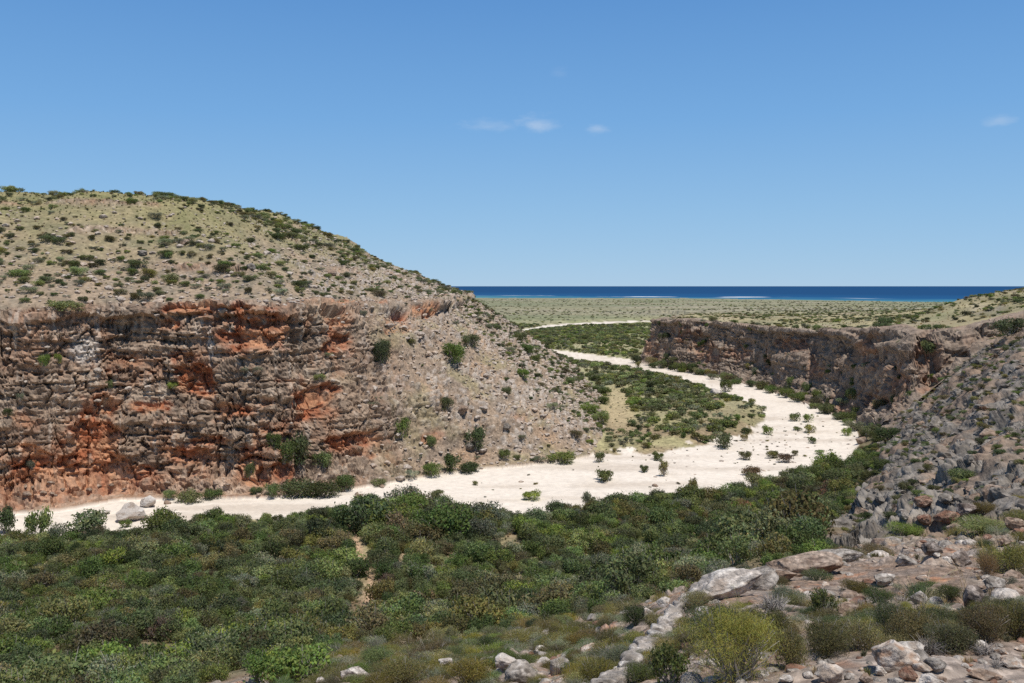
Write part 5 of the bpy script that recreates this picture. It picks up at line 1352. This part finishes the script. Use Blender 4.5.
spread_out('heath_cushion', p, zz, rad, ['fine_moss', 'fine_olive', 'fine_dark', 'fine_mid', 'fine_grey'], pick(len(p), [.36, .26, .12, .08, .18]), 260, '{} cushion in the low heath near the viewer', 'heath', 'heath cushions near the viewer', 'heath', 'low heath near the viewer', hsc=.75, sink=.08)
n = 2600
th_ = rng.uniform(-.3, .62, n); dd = np.exp(rng.uniform(math.log(5.0), math.log(48), n))
p = np.stack([th_ * dd, dd], -1); h = height(p); zz = ground(p[:, 0], p[:, 1])
keep = (h['zone'] == 3) & (rng.random(n) < .25 + .7 * f2(p, 2.5, 7))
p, zz = p[keep], zz[keep]
scatter_stuff('dry_grass', np.column_stack([p, zz]), rng.uniform(.5, 1.1, len(p)) * np.interp(p[:, 1], [5, 12, 40], [.06, .10, .32]), ['straw', 'tuft', 'twigs'], pick(len(p), [.5, .3, .2]), 'sparse dry grass and twigs on the stony ground near the viewer', 'grass', 1.0)
print('near', time.time() - T0)

# ------------------------------------------------------------------ sea
def sea_material():
    mat = bpy.data.materials.new('sea_water')
    nt, N_, L_ = nodes_of(mat)
    out = N_.new('ShaderNodeOutputMaterial'); b = N_.new('ShaderNodeBsdfDiffuse')
    geo = N_.new('ShaderNodeNewGeometry'); sp = N_.new('ShaderNodeSeparateXYZ'); L_.new(geo.outputs['Position'], sp.inputs[0])
    # depth from the shore: slanted coordinate with a ragged reef line
    n = N_.new('ShaderNodeTexNoise'); n.inputs['Scale'].default_value = .0011; n.inputs['Detail'].default_value = 5; L_.new(geo.outputs['Position'], n.inputs['Vector'])
    ax = N_.new('ShaderNodeMath'); ax.operation = 'MULTIPLY_ADD'; ax.inputs[1].default_value = .62; L_.new(sp.outputs['X'], ax.inputs[0]); L_.new(sp.outputs['Y'], ax.inputs[2])
    ay = N_.new('ShaderNodeMath'); ay.operation = 'MULTIPLY_ADD'; ay.inputs[1].default_value = 2200; L_.new(n.outputs['Fac'], ay.inputs[0]); L_.new(ax.outputs[0], ay.inputs[2])
    mr = N_.new('ShaderNodeMapRange'); mr.inputs['From Min'].default_value = 5300; mr.inputs['From Max'].default_value = 9000; L_.new(ay.outputs[0], mr.inputs['Value'])
    cr = N_.new('ShaderNodeValToRGB'); e = cr.color_ramp
    e.elements[0].position = 0; e.elements[0].color = (.10, .235, .27, 1)
    e.elements[1].position = 1; e.elements[1].color = (.018, .068, .165, 1)
    for p_, c_ in ((.12, (.055, .18, .255, 1)), (.22, (.032, .125, .235, 1)), (.36, (.02, .088, .205, 1))):
        q = e.elements.new(p_); q.color = c_
    L_.new(mr.outputs[0], cr.inputs['Fac'])
    # surf breaking on the reef
    n2 = N_.new('ShaderNodeTexNoise'); n2.inputs['Scale'].default_value = 1; n2.inputs['Detail'].default_value = 4
    mp = N_.new('ShaderNodeMapping'); mp.inputs['Scale'].default_value = (.0032, .0016, 1); L_.new(geo.outputs['Position'], mp.inputs['Vector']); L_.new(mp.outputs[0], n2.inputs['Vector'])
    d = N_.new('ShaderNodeMath'); d.operation = 'SUBTRACT'; d.inputs[1].default_value = 6500; L_.new(ay.outputs[0], d.inputs[0])
    ab = N_.new('ShaderNodeMath'); ab.operation = 'ABSOLUTE'; L_.new(d.outputs[0], ab.inputs[0])
    m2 = N_.new('ShaderNodeMapRange'); m2.inputs['From Min'].default_value = 230; m2.inputs['From Max'].default_value = 60; L_.new(ab.outputs[0], m2.inputs['Value'])
    m3 = N_.new('ShaderNodeMapRange'); m3.inputs['From Min'].default_value = .5; m3.inputs['From Max'].default_value = .62; L_.new(n2.outputs['Fac'], m3.inputs['Value'])
    fm = N_.new('ShaderNodeMath'); fm.operation = 'MULTIPLY'; L_.new(m2.outputs[0], fm.inputs[0]); L_.new(m3.outputs[0], fm.inputs[1])
    mx = N_.new('ShaderNodeMix'); mx.data_type = 'RGBA'; L_.new(fm.outputs[0], mx.inputs['Factor']); L_.new(cr.outputs['Color'], mx.inputs['A']); mx.inputs['B'].default_value = (.75, .78, .78, 1)
    L_.new(mx.outputs['Result'], b.inputs['Color'])
    w = N_.new('ShaderNodeTexNoise'); w.inputs['Scale'].default_value = .02; w.inputs['Detail'].default_value = 6; L_.new(geo.outputs['Position'], w.inputs['Vector'])
    bp = N_.new('ShaderNodeBump'); bp.inputs['Strength'].default_value = .5; bp.inputs['Distance'].default_value = 6; L_.new(w.outputs['Fac'], bp.inputs['Height']); L_.new(b.outputs[0], out.inputs['Surface'])
    return mat


sy = np.exp(np.linspace(math.log(2600), math.log(70000), 40)); sx_ = np.linspace(-1.1, 1.1, 41)
sv = np.array([(a * b, b, SEA) for b in sy for a in sx_])
sf = np.array([(j * 41 + i, j * 41 + i + 1, j * 41 + i + 42, j * 41 + i + 41) for j in range(39) for i in range(40)])
mark(add('sea', mesh_from('sea', sv, sf, sea_material(), smooth=False)), 'deep blue sea along the horizon with pale surf line', 'sea', kind='structure')

# ------------------------------------------------------------------ light
SUN_EL, SUN_AZ = math.radians(69), math.radians(136)     # azimuth from the view direction towards the right
sd_vec = Vector((math.cos(SUN_EL) * math.sin(SUN_AZ), math.cos(SUN_EL) * math.cos(SUN_AZ), math.sin(SUN_EL)))
sun = bpy.data.lights.new('sun', 'SUN'); sun.energy = 4.2; sun.angle = math.radians(.53); sun.color = (1, .955, .89)
so = bpy.data.objects.new('sun', sun); COL.objects.link(so); so.location = sd_vec * 300
so.rotation_euler = (-sd_vec).to_track_quat('-Z', 'Y').to_euler()
w = bpy.data.worlds.new('World'); scene.world = w; w.use_nodes = True
N_ = w.node_tree.nodes; L_ = w.node_tree.links; N_.clear()
wo = N_.new('ShaderNodeOutputWorld'); bg = N_.new('ShaderNodeBackground'); sk = N_.new('ShaderNodeTexSky')
sk.sky_type = 'NISHITA'; sk.sun_disc = False; sk.sun_elevation = SUN_EL; sk.sun_rotation = SUN_AZ
sk.altitude = 50; sk.air_density = .9; sk.dust_density = 0; sk.ozone_density = 3.0
bg.inputs['Strength'].default_value = .105
# a few wisps of cloud, far up the sky
tc = N_.new('ShaderNodeTexCoord')
hs = N_.new('ShaderNodeHueSaturation'); hs.inputs['Saturation'].default_value = 1.0; L_.new(sk.outputs[0], hs.inputs['Color'])
sx = N_.new('ShaderNodeSeparateXYZ'); L_.new(tc.outputs['Generated'], sx.inputs[0])
gr_ = N_.new('ShaderNodeValToRGB'); L_.new(sx.outputs['Z'], gr_.inputs['Fac'])
gr_.color_ramp.elements[0].position = 0; gr_.color_ramp.elements[0].color = (.335, .555, .80, 1)
gr_.color_ramp.elements[1].position = 1; gr_.color_ramp.elements[1].color = (.06, .11, .22, 1)
for p_, c_ in ((.08, (.265, .50, .785, 1)), (.18, (.175, .41, .76, 1)), (.30, (.112, .31, .67, 1)), (.55, (.075, .16, .34, 1))):
    gr_.color_ramp.elements.new(p_).color = c_
gs = N_.new('ShaderNodeVectorMath'); gs.operation = 'SCALE'; gs.inputs['Scale'].default_value = 1 / .105; L_.new(gr_.outputs[0], gs.inputs[0])
gm = N_.new('ShaderNodeMix'); gm.data_type = 'RGBA'; gm.inputs['Factor'].default_value = .85; L_.new(hs.outputs[0], gm.inputs['A']); L_.new(gs.outputs[0], gm.inputs['B'])
last = gm.outputs['Result']
nz = N_.new('ShaderNodeTexNoise'); nz.inputs['Scale'].default_value = 26; nz.inputs['Detail'].default_value = 6; nz.inputs['Roughness'].default_value = .6
mp = N_.new('ShaderNodeMapping'); mp.inputs['Scale'].default_value = (1, 1, 3); L_.new(tc.outputs['Generated'], mp.inputs['Vector']); L_.new(mp.outputs[0], nz.inputs['Vector'])
for (cpx, cpy, cw, ch, ca) in ((490, 127, 34, 7, .17), (538, 124, 22, 8, .27), (598, 128, 14, 6, .24), (1000, 120, 13, 5, .20), (560, 73, 10, 6, .06)):
    dv = Vector(((cpx - 512) / FOC, 1, -(cpy - HY) / FOC)).normalized()
    sub = N_.new('ShaderNodeVectorMath'); sub.operation = 'SUBTRACT'; L_.new(tc.outputs['Generated'], sub.inputs[0]); sub.inputs[1].default_value = dv
    scl = N_.new('ShaderNodeVectorMath'); scl.operation = 'MULTIPLY'; L_.new(sub.outputs[0], scl.inputs[0]); scl.inputs[1].default_value = (FOC / cw, FOC / cw, FOC / ch)
    ln = N_.new('ShaderNodeVectorMath'); ln.operation = 'LENGTH'; L_.new(scl.outputs[0], ln.inputs[0])
    a1 = N_.new('ShaderNodeMath'); a1.operation = 'MULTIPLY_ADD'; L_.new(nz.outputs['Fac'], a1.inputs[0]); a1.inputs[1].default_value = -3.2; 
    L_.new(ln.outputs['Value'], a1.inputs[2])
    m1 = N_.new('ShaderNodeMapRange'); m1.interpolation_type = 'SMOOTHSTEP'; m1.inputs['From Min'].default_value = -.35; m1.inputs['From Max'].default_value = -1.9; m1.inputs['To Max'].default_value = ca; L_.new(a1.outputs[0], m1.inputs['Value'])
    mx = N_.new('ShaderNodeMix'); mx.data_type = 'RGBA'; L_.new(m1.outputs[0], mx.inputs['Factor']); L_.new(last, mx.inputs['A']); mx.inputs['B'].default_value = (7.5, 7.8, 8.2, 1)
    last = mx.outputs['Result']
L_.new(last, bg.inputs['Color']); L_.new(bg.outputs[0], wo.inputs['Surface'])
scene.view_settings.view_transform = 'Standard'; scene.view_settings.look = 'None'; scene.view_settings.exposure = 0; scene.view_settings.gamma = 1
scene.view_settings.use_curve_mapping = False
scene.cycles.max_bounces = 5; scene.cycles.diffuse_bounces = 3; scene.cycles.glossy_bounces = 1; scene.cycles.transmission_bounces = 2; scene.cycles.transparent_max_bounces = 4
scene.cycles.use_denoising = False
